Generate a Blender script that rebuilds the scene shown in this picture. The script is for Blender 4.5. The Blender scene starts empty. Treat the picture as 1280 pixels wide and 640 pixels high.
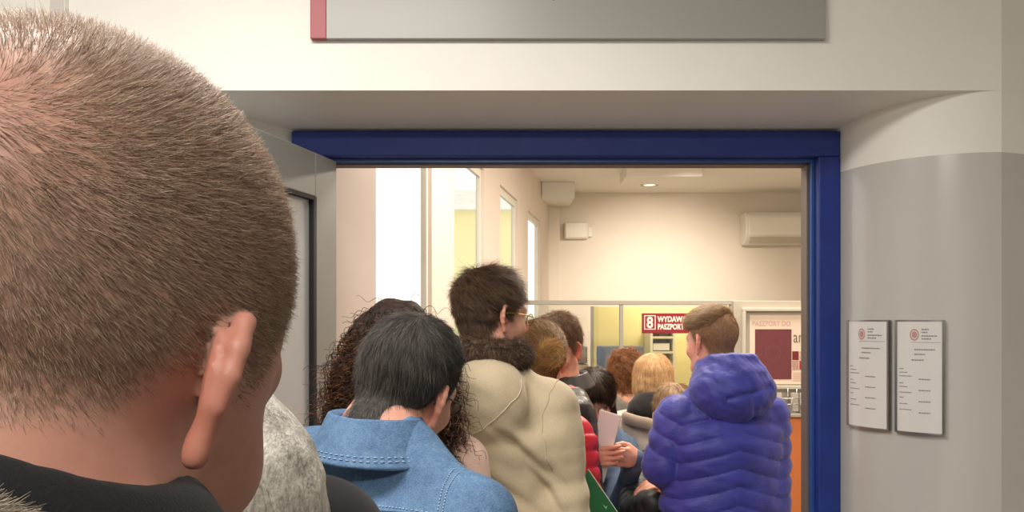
import bpy, math, random
import numpy as np
from mathutils import Vector, Matrix

# ------------------------------------------------------------------ camera, world, lights
SC = bpy.context.scene
COL = SC.collection
CZ = 1.65                                    # eye height
cam_d = bpy.data.cameras.new('camera'); cam = bpy.data.objects.new('camera', cam_d); COL.objects.link(cam)
cam.location = (0, 0, CZ); cam.rotation_euler = (math.radians(90), 0, 0)
cam_d.sensor_width = 36; cam_d.lens = 28.125; cam_d.shift_y = 0.0625; cam_d.clip_start = 0.02
SC.camera = cam
SC.view_settings.view_transform = 'Standard'; SC.view_settings.look = 'None'
SC.view_settings.gamma = 1; SC.view_settings.use_curve_mapping = False
SC.view_settings.exposure = 0.0

W = bpy.data.worlds.new('overcast_sky'); SC.world = W; W.use_nodes = True
W.node_tree.nodes['Background'].inputs[0].default_value = (1.0, 0.97, 0.93, 1)
W.node_tree.nodes['Background'].inputs[1].default_value = 1.5

def area(name, loc, size, power, color, rot=(0, 0, 0), size_y=None):
    l = bpy.data.lights.new(name, 'AREA'); l.energy = power; l.color = color
    l.shape = 'RECTANGLE'; l.size = size; l.size_y = size_y or size
    o = bpy.data.objects.new(name, l); o.location = loc; o.rotation_euler = rot; COL.objects.link(o); return o
def spot(name, loc, target, power, color, angle, blend=.6, radius=.05):
    l = bpy.data.lights.new(name, 'SPOT'); l.energy = power; l.color = color
    l.spot_size = math.radians(angle); l.spot_blend = blend; l.shadow_soft_size = radius
    o = bpy.data.objects.new(name, l); o.location = loc
    o.rotation_euler = (Vector(target) - Vector(loc)).to_track_quat('-Z', 'Y').to_euler(); COL.objects.link(o); return o
COOL = (1.0, 0.955, 0.90); WARM = (1.0, 0.89, 0.75)
area('corridor_lamp', (-0.70, 0.85, 2.97), 1.3, 52, COOL, size_y=0.5)
area('corridor_lamp', (-0.2, -1.2, 2.97), 1.2, 62, COOL, size_y=0.5)
area('office_lamp', (0.75, 3.55, 2.86), 1.2, 54, WARM, size_y=0.5)
area('office_lamp', (1.6, 5.2, 2.86), 1.2, 54, WARM, size_y=0.5)
spot('office_spot', (1.5, 5.9, 2.76), (1.4, 8.0, 1.60), 190, WARM, 74, 1.0)

# ------------------------------------------------------------------ helpers
def P(px, py, Y): return np.array([(px - 640) / 1000 * Y, Y, CZ - (py - 400) / 1000 * Y])
def lin(c): c = c / 255; return c / 12.92 if c <= .04045 else ((c + .055) / 1.055) ** 2.4
def C(r, g, b): return (lin(r), lin(g), lin(b), 1)

class NT:
    def __init__(s, name):
        s.m = bpy.data.materials.new(name); s.m.use_nodes = True; s.t = s.m.node_tree
        s.b = s.t.nodes['Principled BSDF']
    def n(s, typ, **kw):
        x = s.t.nodes.new(typ)
        for k, v in kw.items():
            if k.startswith('i_'): x.inputs[k[2:].replace('_', ' ')].default_value = v
            else: setattr(x, k, v)
        return x
    def l(s, a, b): s.t.links.new(a, b)
    def mix(s, fac, a, b, mode='MIX'):
        x = s.n('ShaderNodeMix', data_type='RGBA', blend_type=mode)
        for sock, v in ((x.inputs['Factor'], fac), (x.inputs['A'], a), (x.inputs['B'], b)):
            if hasattr(v, 'links') or hasattr(v, 'is_linked'): s.l(v, sock)
            else: sock.default_value = v
        return x.outputs['Result']
    def noise(s, scale, detail=3, rough=.5, vec=None, stretch=None):
        tc = s.n('ShaderNodeTexCoord'); x = s.n('ShaderNodeTexNoise')
        x.inputs['Scale'].default_value = scale; x.inputs['Detail'].default_value = detail; x.inputs['Roughness'].default_value = rough
        if stretch:
            mp = s.n('ShaderNodeMapping'); mp.inputs['Scale'].default_value = stretch
            s.l(tc.outputs['Object'], mp.inputs['Vector']); s.l(mp.outputs['Vector'], x.inputs['Vector'])
        else: s.l(tc.outputs['Object'], x.inputs['Vector'])
        return x.outputs['Fac']
    def ramp(s, fac, stops):
        r = s.n('ShaderNodeValToRGB'); e = r.color_ramp.elements
        while len(e) < len(stops): e.new(.5)
        for el, (p, c) in zip(e, stops): el.position = p; el.color = c
        s.l(fac, r.inputs['Fac']); return r.outputs['Color']
    def bump(s, h, strength, dist):
        b = s.n('ShaderNodeBump'); b.inputs['Strength'].default_value = strength; b.inputs['Distance'].default_value = dist
        s.l(h, b.inputs['Height'])
        if s.b.inputs['Normal'].is_linked: s.l(s.b.inputs['Normal'].links[0].from_socket, b.inputs['Normal'])
        s.l(b.outputs['Normal'], s.b.inputs['Normal'])
    def col(s, v):
        if isinstance(v, tuple): s.b.inputs['Base Color'].default_value = v
        else: s.l(v, s.b.inputs['Base Color'])
    def set(s, **kw):
        for k, v in kw.items(): s.b.inputs[k.replace('_', ' ')].default_value = v
        return s
def shade(c, k): return (min(1, c[0] * k), min(1, c[1] * k), min(1, c[2] * k), 1)

def plain(name, c, rough=.5, var=.06, scale=6, metal=0, bump=0, bscale=200, coat=0, spec=.5):
    t = NT(name); f = t.noise(scale, 4)
    t.col(t.ramp(f, [(.3, shade(c, 1 - var)), (.7, shade(c, 1 + var))]))
    t.set(Roughness=rough, Metallic=metal); t.b.inputs['Coat Weight'].default_value = coat
    t.b.inputs['Specular IOR Level'].default_value = spec
    if bump: t.bump(t.noise(bscale, 2), bump, .002)
    return t.m
def fabric(name, c, rough=.85, var=.12, scale=9, weave=500, bstr=.25, sheen=.2, fold=0.0, spec=.3):
    t = NT(name); f = t.noise(scale, 5, .6); g = t.noise(weave, 2)
    a = t.ramp(f, [(.28, shade(c, 1 - var)), (.72, shade(c, 1 + var))])
    t.col(t.mix(.35, a, t.ramp(g, [(.3, shade(c, .75)), (.7, shade(c, 1.2))])))
    t.set(Roughness=rough); t.b.inputs['Sheen Weight'].default_value = sheen
    t.b.inputs['Specular IOR Level'].default_value = spec
    if fold: t.bump(t.noise(18, 4, .6), fold, .012)
    t.bump(g, bstr, .0015); return t.m
def hairmat(name, cols, rough=.42):
    t = NT(name); g = t.n('ShaderNodeNewGeometry'); k = len(cols)
    rc = t.ramp(g.outputs['Random Per Island'], [(i / max(1, k - 1), c) for i, c in enumerate(cols)])
    t.col(rc); t.set(Roughness=rough); t.b.inputs['Specular IOR Level'].default_value = .35; return t.m
def skinmat(name, c, stub=None, red=.25, sss=.12):
    t = NT(name); f = t.noise(35, 4, .6); g = t.noise(9, 2)
    base = t.ramp(f, [(.3, shade(c, .9)), (.7, shade(c, 1.08))])
    rd = (min(1, c[0] * 1.04), c[1] * .62, c[2] * .55, 1)
    a = t.n('ShaderNodeAttribute', attribute_name='red')
    base = t.mix(a.outputs['Fac'], base, rd)
    if stub:
        h = t.n('ShaderNodeAttribute', attribute_name='hairmask')
        st = t.ramp(t.noise(300, 2), [(.35, shade(stub, .8)), (.65, shade(stub, 1.2))])
        base = t.mix(h.outputs['Fac'], base, st)
    t.col(base); t.set(Roughness=.48); t.b.inputs['Subsurface Weight'].default_value = sss
    t.b.inputs['Subsurface Radius'].default_value = (1, .3, .15); t.b.inputs['Subsurface Scale'].default_value = .008
    t.b.inputs['Specular IOR Level'].default_value = .4
    t.bump(t.noise(420, 2), .12, .0008); return t.m

def link(name, me, mats, parent=None, loc=None):
    o = bpy.data.objects.new(name, me); COL.objects.link(o)
    for m in (mats if isinstance(mats, (list, tuple)) else [mats]): me.materials.append(m)
    if parent is not None: o.parent = parent
    if loc is not None: o.location = loc
    return o
def mesh_np(name, v, f, smooth=True):
    """f: (n,3) or (n,4) int array, or list of such arrays"""
    me = bpy.data.meshes.new(name); fs = f if isinstance(f, list) else [f]; fs = [x for x in fs if len(x)]
    me.vertices.add(len(v)); me.vertices.foreach_set('co', np.asarray(v, np.float32).ravel())
    li = np.concatenate([x.ravel() for x in fs]); cnt = np.concatenate([np.full(len(x), x.shape[1]) for x in fs])
    me.loops.add(len(li)); me.loops.foreach_set('vertex_index', li.astype(np.int32))
    me.polygons.add(len(cnt)); st = np.concatenate([[0], np.cumsum(cnt)[:-1]])
    me.polygons.foreach_set('loop_start', st.astype(np.int32))
    me.update(calc_edges=True)
    me.polygons.foreach_set('use_smooth', np.full(len(cnt), smooth)); me.update(); return me
class MB:
    """collects boxes, prisms and tubes into one mesh"""
    def __init__(s): s.v = []; s.f = []
    def add(s, v, f):
        k = len(s.v); s.v += [tuple(map(float, x)) for x in v]; s.f += [tuple(i + k for i in q) for q in f]; return s
    def box(s, a, b, bev=0, M=None):
        x0, y0, z0 = a; x1, y1, z1 = b
        v = [(x, y, z) for z in (z0, z1) for y in (y0, y1) for x in (x0, x1)]
        if M is not None: v = [tuple(M @ Vector(p)) for p in v]
        return s.add(v, [(0, 2, 3, 1), (4, 5, 7, 6), (0, 1, 5, 4), (2, 6, 7, 3), (0, 4, 6, 2), (1, 3, 7, 5)])
    def prism(s, poly, z0, z1):
        n = len(poly); v = [(x, y, z0) for x, y in poly] + [(x, y, z1) for x, y in poly]
        return s.add(v, [tuple(range(n))[::-1], tuple(range(n, 2 * n))] + [(i, (i + 1) % n, n + (i + 1) % n, n + i) for i in range(n)])
    def hexa(s, v): return s.add(v, [(0, 3, 2, 1), (4, 5, 6, 7), (0, 1, 5, 4), (1, 2, 6, 5), (2, 3, 7, 6), (3, 0, 4, 7)])
    def tube(s, pts, r, n=8, close=False):
        pts = [Vector(p) for p in pts]; R = r if isinstance(r, (list, tuple)) else [r] * len(pts); v = []; m = len(pts)
        for i, p in enumerate(pts):
            a = pts[(i - 1) % m if close else max(0, i - 1)]; b = pts[(i + 1) % m if close else min(m - 1, i + 1)]
            t = (b - a).normalized(); u = t.cross(Vector((0.13, 0.31, 1))).normalized(); w = t.cross(u)
            v += [p + (u * math.cos(2 * math.pi * j / n) + w * math.sin(2 * math.pi * j / n)) * R[i] for j in range(n)]
        f = [(i * n + j, i * n + (j + 1) % n, ((i + 1) % m) * n + (j + 1) % n, ((i + 1) % m) * n + j) for i in range(m if close else m - 1) for j in range(n)]
        if not close: f += [tuple(range(n))[::-1], tuple((m - 1) * n + j for j in range(n))]
        return s.add(v, f)
    def disc(s, c, r, h, axis='z', n=24, r2=None):
        r2 = r if r2 is None else r2; v = []
        for k, rr in ((0, r), (h, r2)):
            for j in range(n):
                a, b = rr * math.cos(2 * math.pi * j / n), rr * math.sin(2 * math.pi * j / n)
                v.append((c[0] + a, c[1] + b, c[2] + k) if axis == 'z' else (c[0] + a, c[1] + k, c[2] + b))
        return s.add(v, [tuple(range(n))[::-1], tuple(range(n, 2 * n))] + [(i, (i + 1) % n, n + (i + 1) % n, n + i) for i in range(n)])
    def build(s, name, mat, parent=None, smooth=False, bev=0, seg=2, M=None):
        me = bpy.data.meshes.new(name); v = s.v if M is None else [tuple(M @ Vector(p)) for p in s.v]
        me.from_pydata(v, [], s.f); me.update()
        import bmesh
        bm = bmesh.new(); bm.from_mesh(me); bmesh.ops.recalc_face_normals(bm, faces=bm.faces); bm.to_mesh(me); bm.free()
        if smooth: me.polygons.foreach_set('use_smooth', [True] * len(me.polygons))
        o = link(name, me, mat, parent)
        if bev:
            b = o.modifiers.new('edge', 'BEVEL'); b.width = bev; b.segments = seg; b.limit_method = 'ANGLE'; b.angle_limit = math.radians(35)
        return o
def tag(o, label, cat, group=None):
    o['label'] = label; o['category'] = cat
    if group: o['group'] = group
    return o
def empty(name, loc=(0, 0, 0), rz=0, label=None, cat=None, group=None):
    o = bpy.data.objects.new(name, None); COL.objects.link(o); o.location = loc; o.rotation_euler = (0, 0, rz)
    o.empty_display_size = .1
    if label: tag(o, label, cat, group)
    return o
def struct(o): o['kind'] = 'structure'; return o
def text(name, body, size, mat, parent, M, extrude=.001, bold=.0, align='LEFT', xs=1.0):
    cu = bpy.data.curves.new(name, 'FONT'); cu.body = body; cu.size = size; cu.extrude = extrude; cu.offset = bold; cu.align_x = align
    cu.resolution_u = 3
    t = bpy.data.objects.new(name + '_source', cu); COL.objects.link(t)
    dg = bpy.context.evaluated_depsgraph_get(); dg.update()
    me = bpy.data.meshes.new_from_object(t.evaluated_get(dg)); bpy.data.objects.remove(t); me.name = name
    me.transform(M @ Matrix.Diagonal((xs, 1, 1, 1))); o = link(name, me, mat, parent); return o
FRONT = Matrix.Rotation(math.radians(90), 4, 'X')     # text lying in xy -> standing, facing -Y
def at(loc, M=FRONT): return Matrix.Translation(Vector(loc)) @ M

# ------------------------------------------------------------------ distance fields -> one smooth mesh
def A(*v): return np.array(v, np.float32)
def ell(p, c, r):
    q = (p - A(*c)) / A(*r); k0 = np.sqrt((q * q).sum(1)) + 1e-9
    q /= A(*r); k1 = np.sqrt((q * q).sum(1)) + 1e-9
    return k0 * (k0 - 1) / k1
def cap(p, a, b, r1, r2=None, st=False):
    r2 = r1 if r2 is None else r2; a = A(*a); ba = A(*b) - a; pa = p - a
    h = np.clip(pa @ ba / max(1e-9, float(ba @ ba)), 0, 1); d = pa - h[:, None] * ba
    d = np.sqrt((d * d).sum(1)) - (r1 + (r2 - r1) * h)
    return (d, h) if st else d
def chain(p, pts, rs, k=0):
    d = None
    for i in range(len(pts) - 1):
        e = cap(p, pts[i], pts[i + 1], rs[i], rs[i + 1]); d = e if d is None else (smin(d, e, k) if k else np.minimum(d, e))
    return d
def smin(a, b, k):
    h = np.maximum(k - np.abs(a - b), 0) / k; return np.minimum(a, b) - h * h * k * .25
def smax(a, b, k): return -smin(-a, -b, k)
def local(p, d0, c, r, fn, k):
    """blend fn(p) into d0 only near c"""
    m = ((np.abs(p - A(*c))) < r).all(1)
    if m.any():
        e = fn(p[m]); d0 = d0.copy(); d0[m] = smin(d0[m], e, k) if k > 0 else smax(d0[m], -e, -k)
    return d0
def rot(yaw=0, pitch=0, roll=0):
    """yaw + = turn left, pitch + = look up, roll + = tilt towards the right shoulder; degrees"""
    M = Matrix.Rotation(math.radians(yaw), 3, 'Z') @ Matrix.Rotation(math.radians(pitch), 3, 'X') @ Matrix.Rotation(math.radians(roll), 3, 'Y')
    return np.array(M, np.float32)
_rs = np.random.RandomState(5)
_wd = _rs.randn(12, 3).astype(np.float32); _wp = _rs.rand(12).astype(np.float32) * 6.3
def wob(p, freq, seed=0):
    s = 0
    for i in range(6):
        j = (i * 5 + seed * 3) % 12; s = s + np.sin(p @ (_wd[j] * freq * (1 + .35 * i)) + _wp[(j + seed) % 12] + 1.3 * np.sin(p @ (_wd[(j + 4) % 12] * freq * .6) + seed)) / (1 + .4 * i)
    return s / 3
def surfnet(fn, lo, hi, h):
    lo = A(*lo); hi = A(*hi); q = 4
    nc = np.ceil((hi - lo) / (h * q)).astype(int) + 1; n = (nc - 1) * q + 1
    gx = [lo[i] + np.arange(nc[i], dtype=np.float32) * h * q for i in range(3)]
    G = np.stack(np.meshgrid(*gx, indexing='ij'), -1).reshape(-1, 3); fc = fn(G).reshape(nc)
    near = np.abs(fc) < 3.0 * h * q
    cell = np.zeros(nc - 1, bool); sl = (slice(None, -1), slice(1, None))
    for a in sl:
        for b in sl:
            for c in sl: cell |= near[a, b, c]
    f = np.full(n, 1.0, np.float32)
    f[:] = np.kron(np.where(fc < 0, -1, 1).astype(np.float32), np.ones((q, q, q), np.float32))[:n[0], :n[1], :n[2]]
    m = np.zeros(n, bool); up = np.repeat(np.repeat(np.repeat(cell, q, 0), q, 1), q, 2)
    m[:-1, :-1, :-1] |= up; m[1:, 1:, 1:] |= up; m[1:, :-1, :-1] |= up; m[:-1, 1:, :-1] |= up; m[:-1, :-1, 1:] |= up
    idx = np.argwhere(m); pts = lo + idx.astype(np.float32) * h
    out = np.empty(len(pts), np.float32)
    for i in range(0, len(pts), 400000): out[i:i + 400000] = fn(pts[i:i + 400000])
    f[m] = out
    s = f < 0; c8 = [s[a, b, c] for a in sl for b in sl for c in sl]
    anyc = c8[0].copy(); allc = c8[0].copy()
    for c in c8[1:]: anyc |= c; allc &= c
    act = np.argwhere(anyc & ~allc); vid = np.full(n - 1, -1, np.int64); vid[tuple(act.T)] = np.arange(len(act))
    acc = np.zeros((len(act), 3), np.float32); cnt = np.zeros(len(act), np.float32)
    cor = [(a, b, c) for a in (0, 1) for b in (0, 1) for c in (0, 1)]
    val = {c: f[act[:, 0] + c[0], act[:, 1] + c[1], act[:, 2] + c[2]] for c in cor}
    for c in cor:
        for ax in range(3):
            if c[ax] == 0:
                e = list(c); e[ax] = 1; e = tuple(e); fa, fb = val[c], val[e]; mm = (fa < 0) != (fb < 0)
                t = np.where(mm, fa / np.where(mm, fa - fb, 1), 0); pt = np.tile(A(*c), (len(act), 1)); pt[:, ax] += t
                acc += pt * mm[:, None]; cnt += mm
    v = lo + h * (act + acc / cnt[:, None])
    faces = []
    for ax in range(3):
        b, c = (ax + 1) % 3, (ax + 2) % 3
        s0 = [slice(None)] * 3; s1 = [slice(None)] * 3; s0[ax] = slice(None, -1); s1[ax] = slice(1, None)
        a0, a1 = s[tuple(s0)], s[tuple(s1)]; e = np.argwhere(a0 != a1); ok = (e[:, b] > 0) & (e[:, c] > 0) & (e[:, b] < n[b] - 1) & (e[:, c] < n[c] - 1); e = e[ok]
        fl = a0[tuple(e.T)]
        def cid(db, dc): k = e.copy(); k[:, b] += db; k[:, c] += dc; return vid[tuple(k.T)]
        Q = np.stack([cid(-1, -1), cid(0, -1), cid(0, 0), cid(-1, 0)], 1); Q[~fl] = Q[~fl][:, ::-1]; faces.append(Q)
    return v, np.concatenate(faces)
def grad(fn, p, e=.0008):
    g = np.stack([fn(p + A(*d)) - fn(p - A(*d)) for d in ((e, 0, 0), (0, e, 0), (0, 0, e))], 1)
    return g / (np.linalg.norm(g, axis=1, keepdims=True) + 1e-9)
def relax(fn, v, it=2):
    for _ in range(it):
        v = v - grad(fn, v) * np.clip(fn(v), -.004, .004)[:, None]
    return v
def sdf_obj(name, fn, lo, hi, h, mat, parent, attrs=None, fix=False):
    v, f = surfnet(fn, lo, hi, h)
    if fix: v = relax(fn, v)
    me = mesh_np(name, v, f)
    for k, af in (attrs or {}).items():
        at_ = me.attributes.new(k, 'FLOAT', 'POINT'); at_.data.foreach_set('value', np.clip(af(v), 0, 1).astype(np.float32))
    o = link(name, me, mat, parent); return o, v, f

# ------------------------------------------------------------------ hair strands
def roots_on(v, f, n, keep, rs):
    t = np.concatenate([f[:, [0, 1, 2]], f[:, [0, 2, 3]]]); a, b, c = v[t[:, 0]], v[t[:, 1]], v[t[:, 2]]
    w = np.linalg.norm(np.cross(b - a, c - a), axis=1) * keep((a + b + c) / 3); w = w / w.sum()
    i = rs.choice(len(t), n, p=w); r = np.sqrt(rs.rand(n, 1)); s = rs.rand(n, 1)
    return (a[i] * (1 - r) + b[i] * r * (1 - s) + c[i] * r * s).astype(np.float32)
def grow(fn, root, length, K, comb, lift, jit, rs, hug=0.0, droop=0.0):
    """walk each strand along comb() over the surface of fn; returns (n,K,3)"""
    p = root.copy(); out = [p.copy()]; n = len(p); j = rs.randn(n, 3).astype(np.float32) * jit
    L = (length(root) if callable(length) else np.full(n, length, np.float32)) * (0.7 + .5 * rs.rand(n)).astype(np.float32)
    for k in range(1, K):
        g = grad(fn, p); d = comb(p); d = d - g * (d * g).sum(1, keepdims=True); d /= np.linalg.norm(d, axis=1, keepdims=True) + 1e-6
        u = d + g * lift + j; u[:, 2] -= droop * k / K; u /= np.linalg.norm(u, axis=1, keepdims=True) + 1e-6
        p = p + u * (L / (K - 1))[:, None]
        dist = fn(p); p = p + g * np.maximum(hug - dist, 0)[:, None]; out.append(p.copy())
    return np.stack(out, 1)
def strands_mesh(paths, r0, r1, sides=3):
    n, K, _ = paths.shape; t = np.gradient(paths, axis=1); t /= np.linalg.norm(t, axis=2, keepdims=True) + 1e-9
    ref = np.array([.31, .52, .79], np.float32); u = np.cross(t, ref); u /= np.linalg.norm(u, axis=2, keepdims=True) + 1e-9; w = np.cross(t, u)
    rad = np.linspace(r0, r1, K)[None, :, None]; v = []
    for s in range(sides):
        a = 2 * math.pi * s / sides; v.append(paths + (u * math.cos(a) + w * math.sin(a)) * rad)
    v = np.stack(v, 2).reshape(-1, 3); base = (np.arange(n) * K * sides)[:, None, None, None]
    k = np.arange(K - 1)[None, :, None]; s = np.arange(sides)[None, None, :]; s2 = (s + 1) % sides
    q = np.stack([k * sides + s, k * sides + s2, (k + 1) * sides + s2, (k + 1) * sides + s], -1)
    return v.astype(np.float32), (base + q).reshape(-1, 4)
def merge(*vf):
    V, F, k = [], [], 0
    for v, f in vf: V.append(v); F.append(f + k); k += len(v)
    return np.concatenate(V), np.concatenate(F)
# ------------------------------------------------------------------ materials of the place
M_white = plain('white_wall_paint', C(236, 233, 226), .55, .025, 3, bump=.05)
M_grey = plain('grey_gloss_paint', C(196, 194, 188), .22, .02, 3, coat=.3)
M_room = plain('cream_wall_paint', C(232, 222, 208), .6, .02, 3)
M_ceil = plain('ceiling_paint', C(240, 234, 224), .7, .02, 3)
M_floor = plain('grey_floor_tile', C(140, 134, 126), .35, .08, 4)
M_blue = plain('blue_gloss_paint', C(22, 48, 132), .5, .10, 14)
M_alu = plain('grey_metal', C(150, 152, 150), .38, .05, 8, metal=.3)
M_black = plain('black_rubber', C(22, 22, 24), .6)
M_plastic = plain('white_plastic', C(232, 228, 218), .4, .02)
M_chrome = plain('brushed_metal', C(170, 168, 166), .28, .05, 30, metal=.9)
M_panel = plain('pale_grey_panel', C(196, 200, 200), .3, .02, coat=.2)
def glassmat(name, tint, rough=.02, mix=.06):
    t = NT(name); tr = t.n('ShaderNodeBsdfTransparent'); tr.inputs['Color'].default_value = tint
    gl = t.n('ShaderNodeBsdfGlossy'); gl.inputs['Roughness'].default_value = rough
    mx = t.n('ShaderNodeMixShader'); mx.inputs['Fac'].default_value = mix
    t.l(tr.outputs[0], mx.inputs[1]); t.l(gl.outputs[0], mx.inputs[2])
    t.l(mx.outputs[0], t.t.nodes['Material Output'].inputs['Surface']); return t.m
M_glass = glassmat('clear_glass', (.97, .98, .96, 1))
M_frost = NT('frosted_glass'); M_frost.col(C(240, 238, 232)); M_frost.set(Roughness=.35); M_frost.b.inputs['Transmission Weight'].default_value = .0
M_frost = M_frost.m

# ------------------------------------------------------------------ corridor and door wall
YF, YD, YB = 2.17, 2.5, 2.66            # wall face, door frame plane, room side of the wall
struct(MB().box((-4, -3.2, -.1), (5, 9, 0)).build('floor', M_floor))
struct(MB().box((-3, -3, 3.0), (4, YF + .3, 3.1)).build('ceiling_corridor', M_ceil))
struct(MB().box((-3.1, -3, 0), (-3, YF, 3.0)).build('wall_corridor_west', M_white))
struct(MB().box((3.0, -3, 0), (3.1, YF + .6, 3.0)).build('wall_corridor_east', M_white))
struct(MB().box((-3.1, -3.1, 0), (3.1, -3, 3.0)).build('wall_corridor_rear', M_white))

XL, XR = (368 - 640) / 1000 * YD, (1045 - 640) / 1000 * YD          # outer edges of the door frame
zS0 = CZ + .5875; zS1 = CZ + .287 * YF                               # soffit height at frame and at wall face
band = CZ + .210 * YF                                                # top of the grey dado paint
arc = [(1.328 - .3155 * math.cos(t), 2.5 - .33 * math.sin(t)) for t in [math.radians(90 * i / 24) for i in range(25)]]
XW = XL - .32
def wall_poly():
    return arc + [(3.0, YF + .35 * (3.0 - 1.328)), (3.0, 2.9), (XR, YB), ]
wf = MB()
wp = wall_poly()
# right pier: pale paint above the dado line
wf.prism(wp, band, zS1 + .001)
wf.box((XL - .001, YF + .02, zS1 + .02), (-3.0, YB, 3.0))            # left pier above
lft = [(-3.0, YF), (XW, YF), (XL, YD - .01), (XL, YB), (-3.0, YB)]
wf.prism(lft, band, zS1 + .001)
top = [(-3.0, YF), (1.328, YF), (3.0, YF + .35 * 1.672), (3.0, 2.9), (XR, YB), (-3.0, YB)]
wf.prism(top, zS1, 3.05)
# sloping soffit
wf.hexa([(XW - .1, YF + .001, zS1 - .0), (1.328, YF + .001, zS1 - .0), (1.328, YD + .01, zS0), (XL - .02, YD + .01, zS0),
         (XW - .1, YF + .001, zS1 + .05), (1.328, YF + .001, zS1 + .05), (1.328, YD + .01, zS1 + .05), (XL - .02, YD + .01, zS1 + .05)])
w = struct(wf.build('wall_door', M_white))
wg = MB(); wg.prism(wp, 0, band); wg.prism(lft, 0, band)
struct(wg.build('trim_dado', M_grey))
for o in (w, bpy.data.objects['trim_dado']):
    o.data.polygons.foreach_set('use_smooth', [True] * len(o.data.polygons))
    e = o.modifiers.new('s', 'EDGE_SPLIT'); e.split_angle = math.radians(14)

# blue door frame with its rebates, and the grey leaf folded back on the near side
door = struct(empty('door_1', (0, YD, 0)))
fw = .086; zt = CZ + .233 * YD; zi = CZ + .197 * YD; XI0, XI1 = (403 - 640) / 1000 * YD, (1013 - 640) / 1000 * YD
fr = MB()
fr.box((XL, -.035, zi + .012), (XR, .10, zt)); fr.box((XR - .067, -.035, 0), (XR, .10, zi + .012))
fr.box((XL, .02, 0), (XI0 - .002, .10, zi + .012))
o = fr.build('door_frame', M_blue, door, bev=.004); o['label'] = 'blue painted steel door frame'
rb = MB(); rb.box((XL + .02, .0, zi), (XR - .06, .08, zi + .013)); rb.box((XI1 + .002, .0, 0), (XR - .066, .08, zi))
rb.build('rebate', plain('lighter_blue_paint', C(44, 82, 150), .3, .08, 12, coat=.2), door, bev=.002)
sl = MB(); sl.box((XI1 - .004, .02, 0), (XI1 + .003, .07, zi)); sl.box((XI0, .02, zi - .005), (XI1, .07, zi + .001))
sl.build('door_seal', plain('grey_brown_seal', C(112, 100, 92), .6), door)
ang = math.atan2(-.155, -.040)
LM = Matrix.Translation((XI0, -.005, 0)) @ Matrix.Rotation(ang, 4, 'Z')
zl = CZ + .4925
lf = MB()
lf.box((0, 0, .02), (.135, .05, zl)); lf.box((.60, 0, .02), (.74, .05, zl)); lf.box((.135, 0, zl - .13), (.60, .05, zl)); lf.box((.135, 0, .02), (.60, .05, .26))
leaf = lf.build('door_leaf', plain('grey_door_paint', C(150, 151, 146), .4, .03, coat=.1), door, bev=.003, M=LM)
g = MB(); g.box((.135, -.004, .26), (.152, .054, zl - .13)); g.box((.588, -.004, .26), (.60, .054, zl - .13)); g.box((.15, -.004, zl - .142), (.59, .054, zl - .13)); g.box((.15, -.004, .26), (.59, .054, .272))
g.build('gasket', M_black, leaf, M=LM)
MB().box((.152, .012, .272), (.588, .038, zl - .142)).build('door_pane', M_panel, leaf, M=LM)
MB().tube([(.66, .05, 1.02), (.66, .10, 1.02), (.56, .10, 1.02)], .011).build('handle', M_chrome, leaf, M=LM, smooth=True)
hg = MB()
for z in (.35, 1.2, 1.95): hg.tube([(XI0 - .004, -.012, z), (XI0 - .004, -.012, z + .1)], .009)
hg.build('hinge', M_alu, door, smooth=True)

# sign above the doorway
sg = empty('wall_sign', (0, YF, CZ + .349 * YF), 0, 'long grey sign board with a red end strip above the doorway', 'sign')
sx0, sx1 = (388 - 640) / 1000 * 2.155, (1032 - 640) / 1000 * 2.155
MB().box((sx0 + .043, -.018, 0), (sx1, -.001, .34)).build('sign_board', plain('sign_grey', C(158, 157, 152), .35, .015, 2), sg, bev=.0015)
MB().box((sx0, -.0185, 0), (sx0 + .043, -.001, .34)).build('sign_strip', plain('sign_red', C(158, 58, 64), .4, .03), sg, bev=.0015)
ar = MB(); ar.prism([(-.03, 0), (.03, 0), (0, -.03)], 0, .001); ar.box((-.009, 0, 0), (.009, .12, .001))
ar.build('arrow_mark', M_black, sg, M=Matrix.Translation(((692 - 640) / 1000 * 2.152, -.0185, .4 * 2.152 - .349 * YF + .028)) @ FRONT)

# narrow boxed-in conduit beside the doorway, high on the wall
cx0, cx1 = (49 - 640) / 1000 * YF, (86 - 640) / 1000 * YF
tk = empty('cable_duct', ((cx0 + cx1) / 2, YF, 2.15), 0, 'white vertical cable duct high on the wall behind the short haired man', 'cable duct')
hw = (cx1 - cx0) / 2
MB().box((-hw, -.022, 0), (hw, 0, .85)).build('duct_body', M_plastic, tk, bev=.002)
MB().box((hw * .1, -.026, 0), (hw * .96, -.021, .85)).build('duct_cover', plain('lilac_grey_plastic', C(204, 196, 192), .45), tk, bev=.001)

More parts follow.
